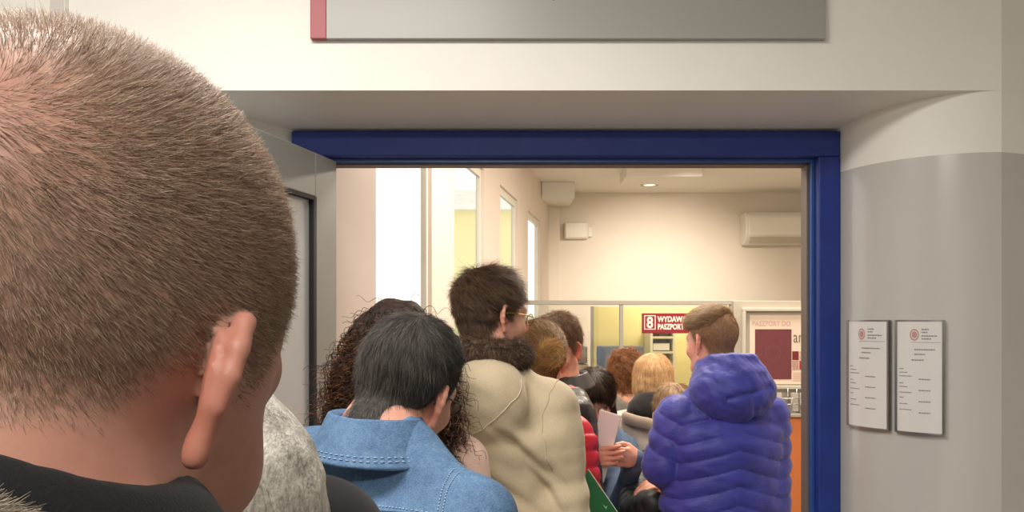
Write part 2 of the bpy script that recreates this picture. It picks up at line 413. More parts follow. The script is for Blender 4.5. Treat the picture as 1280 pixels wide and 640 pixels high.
# ------------------------------------------------------------------ the two bowed plaques on the curved jamb
def plaque(pa, pb, label, seed):
    a, b = Vector((*pa, 0)), Vector((*pb, 0)); mid = (a + b) / 2; d = (b - a); Wd = d.length; nrm = Vector((d.y, -d.x, 0)).normalized()
    if nrm.dot(Vector((-.4, -1, 0))) < 0: nrm = -nrm
    H = .316; root = empty('door_plaque', mid + nrm * .010 + Vector((0, 0, CZ - H)), math.atan2(d.y, d.x), label, 'plaque', 'door plaques')
    s = 1 if (Matrix.Rotation(math.atan2(d.y, d.x), 3, 'Z') @ Vector((0, -1, 0))).dot(nrm) > 0 else -1
    def bow(x): return -s * (.004 + .012 * (1 - (2 * x / Wd) ** 2))
    n = 14; xs = [-Wd / 2 + .005 + (Wd - .010) * i / n for i in range(n + 1)]
    fm = MB(); v = []; f = []
    for x in xs: v += [(x, bow(x), .004), (x, bow(x), H - .004), (x, s * .002, H - .004), (x, s * .002, .004)]
    for i in range(n):
        k = i * 4; f += [(k + j, k + (j + 1) % 4, k + 4 + (j + 1) % 4, k + 4 + j) for j in range(4)]
    f += [(0, 1, 2, 3), (n * 4 + 3, n * 4 + 2, n * 4 + 1, n * 4)]
    fm.add(v, f); fm.build('plate', plain('silver_white_plate', C(226, 224, 220), .25, .01, coat=.2), root, smooth=False)
    ed = MB()
    for x0, x1 in ((-Wd / 2, -Wd / 2 + .006), (Wd / 2 - .006, Wd / 2)): ed.box((x0, min(-s * .009, s * .003), 0), (x1, max(-s * .009, s * .003), H))
    for z0 in (0, H - .004):
        v = []; f = []
        for x in xs: v += [(x, bow(x) - s * .0015, z0), (x, bow(x) - s * .0015, z0 + .004), (x, s * .003, z0 + .004), (x, s * .003, z0)]
        for i in range(n):
            k = i * 4; f += [(k + j, k + (j + 1) % 4, k + 4 + (j + 1) % 4, k + 4 + j) for j in range(4)]
        f += [(0, 1, 2, 3), (n * 4 + 3, n * 4 + 2, n * 4 + 1, n * 4)]
        ed.add(v, f)
    ed.build('plate_frame', M_chrome, root)
    def strip(x0, x1, z0, z1, mb):
        m = 6; v = []
        for i in range(m + 1):
            x = x0 + (x1 - x0) * i / m; v += [(x, bow(x) - s * .0006, z0), (x, bow(x) - s * .0006, z1)]
        mb.add(v, [(2 * i, 2 * i + 2, 2 * i + 3, 2 * i + 1) for i in range(m)])
    rs = random.Random(seed); tx = MB(); k = Wd / .14
    def word(x, z, wd, h=.0035):
        x0 = x
        while x0 < x + wd:
            w_ = rs.uniform(.003, .007) * k; strip(x0, min(x0 + w_, x + wd), z, z + h, tx); x0 += w_ + .0012
    for z, wd in ((.288, .020), (.280, .016), (.270, .042), (.262, .026)): word(.008 * k, z, wd * k)
    strip(-.02 * k, .058 * k, .2535, .2545, tx)
    for z, x, wd in ((.232, -.012, .056), (.219, -.012, .030), (.203, -.020, .034)): word(x * k, z, wd * k)
    for i in range(4): word(.000 * k, .150 - .031 * i, .032 * k, .003)
    for i, z in enumerate((.178, .168, .158, .138, .128, .112, .098, .080, .064)): word(-.056 * k, z, (.012 + .012 * (i % 3)) * k, .0025)
    tx.build('lettering', plain('grey_print', C(140, 136, 137), .5), root)
    em = MB(); cx, cz = -.012 * k, .275
    for r0, r1 in ((.0165, .0125), (.0095, .0)):
        m = 20; v = []
        for i in range(m):
            t = 2 * math.pi * i / m
            for r in (r0, r1): x = cx + r * .72 * math.cos(t); v.append((x, bow(x) - s * .0007, cz + r * math.sin(t)))
        em.add(v, [(2 * i, 2 * ((i + 1) % m), 2 * ((i + 1) % m) + 1, 2 * i + 1) for i in range(m)])
    em.build('emblem', plain('faded_red_print', C(196, 146, 146), .5), root)
plaque((1.023, 2.415), (1.0885, 2.2855), 'narrower bowed silver door plaque nearest the blue door frame', 1)
plaque((1.0945, 2.279), (1.194, 2.2015), 'wider bowed silver door plaque farther from the blue door frame', 2)

# ------------------------------------------------------------------ the office beyond
ZC = 2.92; XB = 3.4; YE = 8.0
struct(MB().prism([(-.56, YB), (XB + .1, YB), (XB + .1, YE + .1), (-.9746 + .169 * (YE + .1) - .04, YE + .1)], ZC, ZC + .1).build('ceiling', M_ceil))
struct(MB().box((.34, YE, 0), (XB + .1, YE + .1, ZC)).build('wall_back', M_room))
struct(MB().box((XB, YB, 0), (XB + .1, YE, ZC)).build('wall_right', M_room))
def LX(Y): return -.9746 + .169 * Y
win = [(2.875, 3.62), (4.04, 4.78), (5.30, 6.02), (6.54, 7.27)]
zW0, zW1, T = .95, CZ + .90, .05
wl = MB()
def lw(mb, y0, y1, z0, z1, t0=0, t1=T):
    mb.hexa([(LX(y0) - t1, y0, z0), (LX(y0) - t0, y0, z0), (LX(y1) - t0, y1, z0), (LX(y1) - t1, y1, z0),
             (LX(y0) - t1, y0, z1), (LX(y0) - t0, y0, z1), (LX(y1) - t0, y1, z1), (LX(y1) - t1, y1, z1)])
ys = [YB - .05] + [y for p in win for y in p] + [YE + .02]
wl.prism([(-.63, 2.62), (LX(2.875), 2.875), (LX(2.875) - T, 2.875), (-.95, 2.62)], 0, ZC)
for i in range(2, len(ys), 2): lw(wl, ys[i], ys[i + 1], 0, ZC)
for a, b in win: lw(wl, a, b, 0, zW0); lw(wl, a, b, zW1, ZC)
struct(wl.build('wall_left', plain('pinkish_cream_paint', C(226, 212, 200), .6, .02, 3)))
for i, (a, b) in enumerate(win):
    wn = struct(empty('window_%d' % (i + 1), (0, 0, 0)))
    fm = MB(); t0, t1, e = .018, .04, .022
    lw(fm, a, a + e, zW0, zW1, t0, t1); lw(fm, b - e, b, zW0, zW1, t0, t1); lw(fm, a + e, b - e, zW0, zW0 + .05, t0, t1); lw(fm, a + e, b - e, zW1 - .05, zW1, t0, t1)
    fm.build('window_frame', M_plastic, wn)
    pm = MB(); lw(pm, a + e, b - e, zW0 + .05, zW1 - .05, .026, .03); pm.build('window_pane', M_glass, wn)
    sm = MB(); lw(sm, a, b, zW0 - .03, zW0, -.05, .05); sm.build('window_sill', M_plastic, wn)
# pale yellow house across the yard
hs = empty('house', (-.5, 13.5, 0), 0, 'pale yellow house wall seen through the office windows', 'building')
MB().box((-.65, 0, 0), (.62, 2, 3.5)).build('house_wall', plain('yellow_plaster', C(236, 226, 172), .8, .03, 1), hs)
MB().add([(-.75, -.15, 3.5), (.72, -.15, 3.5), (.72, 2.15, 3.5), (-.75, 2.15, 3.5), (-.75, 1, 4.0), (.72, 1, 4.0)],
         [(0, 1, 5, 4), (3, 4, 5, 2), (0, 4, 3), (1, 2, 5), (0, 3, 2, 1)]).build('roof', plain('roof_sheet', C(226, 224, 218), .8), hs)
# downstands and cornice on the ceiling
struct(MB().box((LX(7.5) - .02, 7.35, 2.775), (.575, 7.999, ZC)).build('trim_1', M_white, bev=.004))
struct(MB().box(((783 - 640) / 1000 * 6.6, 6.6, 2.835), ((878 - 640) / 1000 * 6.6, 7.0, ZC)).build('trim_2', M_ceil, bev=.004))
struct(MB().box((LX(8) - .02, 7.93, 0), (.47, 8.0, 2.775)).build('trim_3', M_room, bev=.004))

# downlight
dl = empty('ceiling_light', (1.285, 7.47, ZC), 0, 'small round chrome downlight in the office ceiling', 'ceiling light')
mb = MB(); n = 28; v = []
for r, z in ((.085, 0), (.085, -.012), (.062, -.016), (.055, -.004)):
    v += [(r * math.cos(2 * math.pi * j / n), r * math.sin(2 * math.pi * j / n), z) for j in range(n)]
mb.add(v, [(k * n + j, k * n + (j + 1) % n, (k + 1) * n + (j + 1) % n, (k + 1) * n + j) for k in range(3) for j in range(n)])
mb.build('ring', M_chrome, dl, smooth=True)
em = NT('lamp_glow'); em.col((1, .9, .75, 1)); em.b.inputs['Emission Color'].default_value = (1, .9, .75, 1); em.b.inputs['Emission Strength'].default_value = 3
MB().disc((0, 0, -.008), .056, .006).build('bulb', em.m, dl)

# air conditioner
def acx(px): return (px - 640) / 1000 * 7.8
ac = empty('air_conditioner', (acx(932), 8.0, CZ + .095 * 7.8), 0, 'white wall mounted air conditioner high on the back wall', 'air conditioner')
prof = [(0, .03), (0, .315), (-.17, .315), (-.205, .27), (-.205, .075), (-.17, .03), (-.12, .0), (-.04, .0)]
b = MB(); v = [(0, y, z) for y, z in prof] + [(.86, y, z) for y, z in prof]; m = len(prof)
b.add(v, [tuple(range(m)), tuple(range(2 * m - 1, m - 1, -1))] + [(i, m + i, m + (i + 1) % m, (i + 1) % m) for i in range(m)])
b.build('casing', M_plastic, ac, bev=.012, seg=3)
MB().box((.03, -.212, .085), (.83, -.203, .262)).build('front_panel', plain('white_gloss_plastic', C(238, 232, 220), .2, .01, coat=.4), ac, bev=.006)
MB().hexa([(.045, -.205, .062), (.815, -.205, .062), (.815, -.16, .012), (.045, -.16, .012), (.045, -.212, .068), (.815, -.212, .068), (.815, -.168, .008), (.045, -.168, .008)]).build('air_flap', plain('warm_grey_plastic', C(196, 184, 168), .4), ac)
# alarm box
def bx(px): return (px - 640) / 1000 * 7.9
al = empty('alarm_box', (bx(706), 8.0, CZ + .102 * 7.9), 0, 'small white box mounted on the back wall near the windows', 'wall box')
MB().box((0, -.09, 0), (.235, 0, .165)).build('box_body', M_plastic, al, bev=.012, seg=3)
MB().box((.01, -.098, .01), (.215, -.088, .155)).build('box_cover', plain('white_cover', C(240, 235, 224), .35), al, bev=.006)
MB().box((.235, -.06, .02), (.275, -.002, .12)).build('side_tamper', M_plastic, al, bev=.006)

# glazed counter with sign
YG = 6.0
def gx(px): return (px - 640) / 1000 * YG
def gz(py): return CZ - (py - 400) / 1000 * YG
ct = empty('service_counter', (gx(780), YG, 0), 0, 'service counter with clear glass screen and grey top rail', 'counter')
def ctb(name, a, b, mat, bev=.003, parent=ct):
    return MB().box((a[0] - gx(780), a[1] - YG, a[2]), (b[0] - gx(780), b[1] - YG, b[2])).build(name, mat, parent, bev=bev)
M_rail = plain('grey_rail', C(168, 162, 150), .4, .03, metal=.2)
ctb('top_rail', (LX(6) + .005, YG - .03, gz(381)), (gx(917), YG + .03, gz(375.5)), M_rail)
for px in (776.5, 914): ctb('mullion', (gx(px - 2.2), YG - .025, 1.0), (gx(px + 2.2), YG + .025, gz(381)), M_rail)
for a, b in ((658, 774), (779, 911)): ctb('glass_screen', (max(gx(a), LX(6) + .01), YG - .005, 1.02), (gx(b), YG + .005, gz(381)), M_glass, 0)
ctb('counter_top', (LX(6) + .03, YG - .22, .98), (gx(917), YG + .35, 1.02), plain('pale_laminate', C(210, 200, 184), .35))
ctb('counter_front', (LX(6) + .05, YG - .1, 0), (gx(917), YG - .06, .98), plain('orange_laminate', C(206, 122, 66), .4, .05))

M_yel = plain('yellow_partition', C(226, 212, 140), .6, .03, 2)
yp = empty('partition_screen', (0, 6.75, 0), 0, 'yellow office partition screen behind the glass counter', 'partition')
def yx(px): return (px - 640) / 1000 * 6.75
MB().box((yx(742), 0, 0), (yx(922), .05, CZ + .0165 * 6.75)).build('screen_panel', M_yel, yp, bev=.004)
MB().box((yx(739), -.01, 0), (yx(742), .06, CZ + .017 * 6.75)).build('screen_edge', M_rail, yp)
# shelf tower in front of the partition
st = empty('shelf_unit', (yx(820), 6.74, 0), 0, 'cream shelf unit with paper trays under the red counter sign', 'shelf')
sw_ = yx(835) - yx(820)
mb = MB(); mb.box((-sw_, -.3, 0), (-sw_ + .02, 0, 1.60)); mb.box((sw_ - .02, -.3, 0), (sw_, 0, 1.60)); mb.box((-sw_ + .02, -.012, 0), (sw_ - .02, 0, 1.60))
mb.build('shelf_sides', plain('cream_board', C(224, 214, 176), .5), st)
for z in (.5, .85, 1.12, 1.26, 1.38, 1.50, 1.585): MB().box((-sw_ + .02, -.3, z), (sw_ - .02, -.013, z + .018)).build('shelf_board', plain('cream_shelf', C(214, 202, 160), .5), st)
pp = tag(MB().box((-sw_ + .03, -.26, 1.405), (sw_ - .04, -.05, 1.462)).build('paper_stack', plain('paper', C(232, 224, 200), .8), None, M=Matrix.Translation((yx(820), 6.74, 0))), 'low stack of paper lying on the cream shelf unit', 'paper stack')
dv = MB(); dv.box((-.02, -.24, 1.518), (sw_ - .03, -.06, 1.575))
tag(dv.build('card_reader', plain('dark_plastic', C(70, 66, 60), .5), None, bev=.015, M=Matrix.Translation((yx(820), 6.74, 0))), 'dark device on the top board of the cream shelf unit', 'device')
# monitor and grey cabinet behind the glass
mo = empty('monitor', (yx(770) , 6.50, 1.02), 0, 'dark blue grey computer monitor behind the counter glass', 'monitor')
MB().box((-.19, -.02, .06), (.19, .02, .42)).build('monitor_shell', plain('blue_grey_plastic', C(92, 104, 118), .45, .1, 20), mo, bev=.008)
MB().box((-.10, -.10, 0), (.10, .10, .012)).build('monitor_foot', M_black, mo, bev=.004); MB().box((-.025, -.015, .012), (.025, .03, .1)).build('monitor_stem', M_black, mo)
dk = tag(MB().box((LX(6.8) + .1, 6.38, .99), (yx(800), 6.64, 1.02)).build('desk_top', plain('desk_board', C(196, 184, 160), .5)), 'desk board behind the counter glass', 'desk')
MB().box((LX(6.8) + .12, 6.60, 0), (yx(800) - .02, 6.63, .99)).build('desk_back', M_rail, dk)
gc = empty('filing_cabinet', (yx(727), 7.2, 0), 0, 'grey and white filing cabinet standing behind the counter glass', 'cabinet')
MB().box((-.14, 0, 0), (.10, .4, 1.25)).build('cabinet_body', plain('cabinet_white', C(220, 216, 206), .5), gc, bev=.004)
MB().box((-.13, -.015, 1.26), (.09, .38, 1.41)).build('cabinet_top_box', plain('cabinet_grey', C(150, 150, 148), .5), gc, bev=.004)
for z in (.05, .45, .85): MB().box((-.13, -.018, z), (.09, .0, z + .37)).build('drawer', plain('drawer_white', C(226, 222, 212), .5), gc, bev=.003)

# counter sign "8 WYDAWANIE PASZPORTOW"
cs = empty('counter_sign', (gx(801), YG - .06, gz(416.5)), 0, 'dark red counter sign with a boxed white 8 and white lettering', 'sign')
M_red = plain('sign_dark_red', C(140, 28, 40), .45, .03); M_wt = plain('sign_white', C(240, 226, 214), .5, .01)
sh = gz(391.5) - gz(416.5); swd = gx(873) - gx(801)
MB().box((0, 0, 0), (swd, .02, sh)).build('sign_board', M_red, cs, bev=.002)
bq = .095; ox, oz, tk_ = .015, .028, .006
fr = MB(); fr.box((ox, -.002, oz), (ox + .085, 0, oz + tk_)); fr.box((ox, -.002, oz + .10), (ox + .085, 0, oz + .10 + tk_)); fr.box((ox, -.002, oz + tk_), (ox + tk_, 0, oz + .10)); fr.box((ox + .085 - tk_, -.002, oz + tk_), (ox + .085, 0, oz + .10))
fr.build('number_frame', M_wt, cs)
text('number', '8', .115, M_wt, cs, at((ox + .0425, -.001, oz + .0135)), .001, .003, 'CENTER', .85)
text('lettering', 'WYDAWANIE', .056, M_wt, cs, at((.115, -.001, .086)), .001, .0022, 'LEFT', .80)
tw_ = text('lettering', 'PASZPORTOW', .056, M_wt, cs, at((.115, -.001, .03)), .001, .0022, 'LEFT', .72)
def text_w(b):
    o = text('w', b, .056, M_wt, cs, Matrix.Identity(4), .001, .0022, 'LEFT', .72); x = max(v.co.x for v in o.data.vertices); bpy.data.objects.remove(o); return x
ac_ = .115 + (text_w('PASZPORT') + text_w('PASZPORTO')) / 2
MB().hexa([(ac_ - .006, -.002, .0725), (ac_, -.002, .0725), (ac_ + .009, -.002, .081), (ac_ + .003, -.002, .081), (ac_ - .006, 0, .0725), (ac_, 0, .0725), (ac_ + .009, 0, .081), (ac_ + .003, 0, .081)]).build('letter_accent', M_wt, cs)

# notice stand with passport poster
YK = 5.5
def kx(px): return (px - 640) / 1000 * YK
def kz(py): return CZ - (py - 400) / 1000 * YK
ks = empty('notice_stand', (kx(917), YK, 0), 0, 'grey framed notice stand over an orange cabinet beside the counter', 'notice stand')
def kb(name, a, b, mat, bev=.003, d0=0, d1=.05, parent=ks):
    return MB().box((kx(a[0]) - kx(917), d0, kz(a[1])), (kx(b[0]) - kx(917), d1, kz(b[1]))).build(name, mat, parent, bev=bev)
M_kg = plain('stand_grey', C(176, 168, 154), .45, .03)
kb('stand_back', (917, 520), (1075, 376), M_kg)
fr = MB()
def kfr(x0, y0, x1, y1, d0, d1): fr.box((kx(x0) - kx(917), d0, kz(y1)), (kx(x1) - kx(917), d1, kz(y0)))
kfr(927, 385, 1065, 389, -.03, 0); kfr(927, 389, 931, 484, -.03, 0); kfr(1061, 389, 1065, 484, -.03, 0); kfr(927, 482, 1065, 486, -.03, 0)
fr.build('stand_frame', plain('stand_light_grey', C(196, 188, 174), .4), ks, bev=.003)
ledge = kb('ledge', (917, 519), (1075, 515), M_kg, d0=-.12, d1=0)
kb('orange_cabinet', (917, 700), (1075, 520), plain('orange_board', C(214, 124, 68), .45, .05, 3), d0=-.1, d1=.25)
MB().box((0, -.06, 0), (kx(1075) - kx(917), .2, kz(700) + .001)).build('plinth', M_black, ks)
po = empty('passport_poster', (kx(937), YK - .004, kz(480)), 0, 'pale poster with a dark red passport cover on the notice stand', 'poster')
def pb(name, a, b, mat, d0, d1): return MB().box((kx(a[0]) - kx(937), d0, kz(a[1]) - kz(480)), (kx(b[0]) - kx(937), d1, kz(b[1]) - kz(480))).build(name, mat, po)
pb('poster_sheet', (937, 480), (1058, 394), plain('poster_paper', C(232, 212, 194), .5, .02), 0, .003)
o = pb('passport_picture', (943.5, 474), (989, 411.5), plain('maroon_print', C(112, 56, 62), .5, .06, 20), -.002, 0)
ring = MB(); ccx, ccz = kx(966) - kx(937), kz(441) - kz(480)
for r0, r1 in ((.055, .049), (.035, .031)):
    n = 24; v = []
    for i in range(n):
        t = 2 * math.pi * i / n; v += [(ccx + r * math.cos(t), -.0028, ccz + r * math.sin(t)) for r in (r0, r1)]
    ring.add(v, [(2 * i, 2 * ((i + 1) % n), 2 * ((i + 1) % n) + 1, 2 * i + 1) for i in range(n)])
ring.build('crest', plain('faded_gold_print', C(122, 66, 70), .5), po)
M_pink = plain('pale_red_print', C(212, 176, 162), .5); M_gp = plain('grey_print_dark', C(120, 106, 100), .5)
text('lettering', 'PASZPORT DO', .046, M_pink, po, at((kx(940) - kx(937), -.001, kz(407) - kz(480))), .0006, .001, 'LEFT', .86)
text('lettering', 'ar', .115, M_gp, po, at((kx(991) - kx(937), -.001, kz(428) - kz(480))), .0006, 0, 'LEFT', .7)
rs = random.Random(4)
for i in range(3):
    for j in range(2):
        pb('photo_tile', (990 + i * 9, 462 - j * 12), (998 + i * 9, 451 - j * 12), plain('red_photo_print', C(*(rs.choice([(168, 42, 50), (190, 150, 140), (120, 40, 44), (206, 176, 160)]))), .5, .3, 60), -.002, 0)
ln = MB()
for i in range(5): ln.box((kx(991) - kx(937), -.0015, kz(466.5 + i * 2.4) - kz(480)), (kx(1018 - rs.random() * 8) - kx(937), 0, kz(465.6 + i * 2.4) - kz(480)))
ln.build('small_print', M_pink, po)
# wire leaflet rack with leaflets
lr = empty('leaflet_rack', (kx(984), YK - .03, kz(514.6)), 0, 'clear leaflet rack on the ledge under the passport poster', 'leaflet rack')
mb = MB()
for px in (962, 983, 994, 1005, 1016): mb.tube([(kx(px) - kx(984), 0, 0), (kx(px) - kx(984), 0, .16)], .005, 6); mb.tube([(kx(px) - kx(984), 0, 0), (kx(px) - kx(984), -.07, 0), (kx(px) - kx(984), -.08, .1)], .004, 6)
for z in (.006, .06, .1): mb.tube([(kx(962) - kx(984), -.07 if z > .01 else 0, z), (kx(1016) - kx(984), -.07 if z > .01 else 0, z)], .004, 6)
mb.build('rack_wire', M_chrome, lr, smooth=True)
kk = 0
for px in (964.5, 985, 996, 1007):
    l_ = MB().box((0, -.045, .012), (kx(8) - kx(0), -.025, .135)).build('leaflet', plain('leaflet_paper', C(*[(206, 196, 184), (188, 182, 172), (214, 206, 196), (180, 170, 160)][kk]), .6), None, M=Matrix.Translation((kx(px), YK - .03, kz(514.6))))
    tag(l_, ['pale leaflet in the wire rack, closest to the blue puffer jacket', 'grey leaflet in the wire rack, second from the blue puffer jacket', 'whitish leaflet in the wire rack, second from the door frame', 'dull leaflet in the wire rack, closest to the blue door frame'][kk], 'leaflet', 'leaflets in the wire rack'); kk += 1
# ------------------------------------------------------------------ people
RS = np.random.RandomState(11)
def head_sdf(p, ears=True, fat=0.0, nose=1.0, ear_k=1.0, ear_z=0.0, ear_out=.6):
    """p in head space: y forward, z up, origin between the ears"""
    d = ell(p, (0, -.014, .036), (.0755 + fat, .0975, .087))
    d = smin(d, ell(p, (0, .028, -.018), (.064 + fat, .066, .086)), .03)
    d = smin(d, ell(p, (0, .050, -.086), (.040 + fat, .044, .036)), .03)
    a = p.copy(); a[:, 0] = np.abs(a[:, 0])                      # mirrored half
    d = smin(d, cap(a, (.052 + fat, .002, -.062), (.020, .072, -.098), .018, .016), .03)
    d = smin(d, ell(a, (.040, .064, -.030), (.022, .024, .022)), .025)
    d = smin(d, cap(a, (0, .086, .021), (.036, .078, .022), .012), .02)
    d = smax(d, -ell(a, (.031, .106, .001), (.017, .016, .012)), .014)
    d = smin(d, chain(p, [(0, .094, .014), (0, .107, -.010), (0, .113 * nose, -.027)], [.008, .009, .0115], .01), .012)
    d = smin(d, ell(a, (.012, .101, -.030), (.008, .010, .007)), .006)
    d = smin(d, cap(a, (0, .0985, -.055), (.018, .090, -.057), .0058, .003), .006)
    d = smin(d, cap(a, (0, .0975, -.066), (.016, .089, -.065), .0062, .003), .006)
    d = smax(d, -cap(a, (0, .104, -.0605), (.022, .094, -.061), .0022), .004)
    if ears: d = local(a, d, (.088, -.012, -.008), .052, lambda q: ear_sdf(q - A(0, -1.3 * ear_z, ear_z), ear_k, ear_out), .003)
    return d
def ear_frame(q, k, out=.6, back=.30):
    """u backwards along the ear, v up the ear, w outwards"""
    U = A(out, -.84, 0); U /= np.linalg.norm(U); V = A(0, -back, 1.0); V -= U * (U @ V); V /= np.linalg.norm(V); Wn = np.cross(V, U)
    if Wn[0] < 0: Wn = -Wn
    r = (q - A(.0745, .000, -.008)) / k
    return np.stack([r @ U, r @ V, r @ Wn], 1).astype(np.float32)
def ear_sdf(q, k=1.0, out=.6):
    e = ear_frame(q, k, out)
    d = chain(e, [(-.008, .010, .002), (-.008, .023, .005), (.002, .032, .008), (.014, .029, .009), (.021, .016, .009), (.0215, .002, .008), (.018, -.012, .005), (.011, -.023, .003)],
              [.0036, .0042, .0046, .0048, .0048, .0044, .0042, .0046], .003)
    d = smin(d, ell(e, (.006, -.030, .001), (.0085, .0100, .0060)), .005)
    pl = ell(e, (.007, .003, -.0005), (.0165, .029, .0036)); d = smin(d, pl, .005)
    d = smin(d, chain(e, [(.010, .018, .002), (.0125, .004, .003), (.008, -.012, .002)], [.003, .0034, .003]), .004)
    d = smax(d, -ell(e, (.0035, -.002, .008), (.0095, .015, .0095)), .003)
    d = smin(d, ell(e, (-.006, -.005, .003), (.004, .006, .005)), .004)
    return d * k
def hair_low(y, drop=0.0):
    return np.interp(y, [-.13, -.07, -.045, -.028, -.010, .008, .020, .035, .06, .085], [-.092, -.090, -.074, -.030, .012, .000, .000, .030, .056, .066]) - drop
def hair_sdf(p, t=.012, drop=0.0, top=0.0, seed=1, wave=.004, f=70, fade=.07, base=None):
    """volume of a short haircut over the skull, thinning out towards the hairline"""
    low = hair_low(p[:, 1], drop); k = smooth01((p[:, 2] - low) / fade)
    d = (base(p) if base else head_sdf(p, False)) - (.0015 + t * k + top * smooth01((p[:, 2] - .05) / .09)) - wave * k * wob(p, f, seed)
    return smax(d, low - p[:, 2], .004)
def hand_sdf(p, w, d, n, curl=(.35, .5, .4), side=1, spread=.12):
    """wrist w, finger direction d, palm normal n; the thumb leaves on side * (d x n)"""
    w, d, n = A(*w), A(*d), A(*n); d = d / np.linalg.norm(d); n = n - d * (n @ d); n = n / np.linalg.norm(n); s = np.cross(d, n) * side
    q = p - w; q = np.stack([q @ s, q @ d, q @ n], 1).astype(np.float32)
    f = ell(q, (0, .045, 0), (.041, .052, .0155)); f = smin(f, cap(q, (0, -.02, 0), (0, .02, 0), .026, .024), .02)
    for i, (bx_, by, L) in enumerate(((.029, .083, .070), (.0095, .089, .078), (-.0105, .086, .072), (-.0285, .076, .056))):
        pt = np.array([bx_, by, 0.]); an = 0; pts = [pt * [1, .8, 1], pt]; dx = spread * (1 - i / 1.5) * .5
        for j, fr in enumerate((.45, .30, .25)):
            an += curl[j] * (1 + .12 * i); st = np.array([dx, math.cos(an), math.sin(an)]); pt = pt + st * L * fr; pts.append(pt)
        f = smin(f, chain(q, [tuple(x) for x in pts], [.0095, .0092, .0085, .0080, .0070]), .006)
    f = smin(f, chain(q, [(.024, .012, .003), (.044, .040, .012), (.050, .068, .022), (.044, .090, .032)], [.014, .0115, .0100, .0080]), .010)
    return f

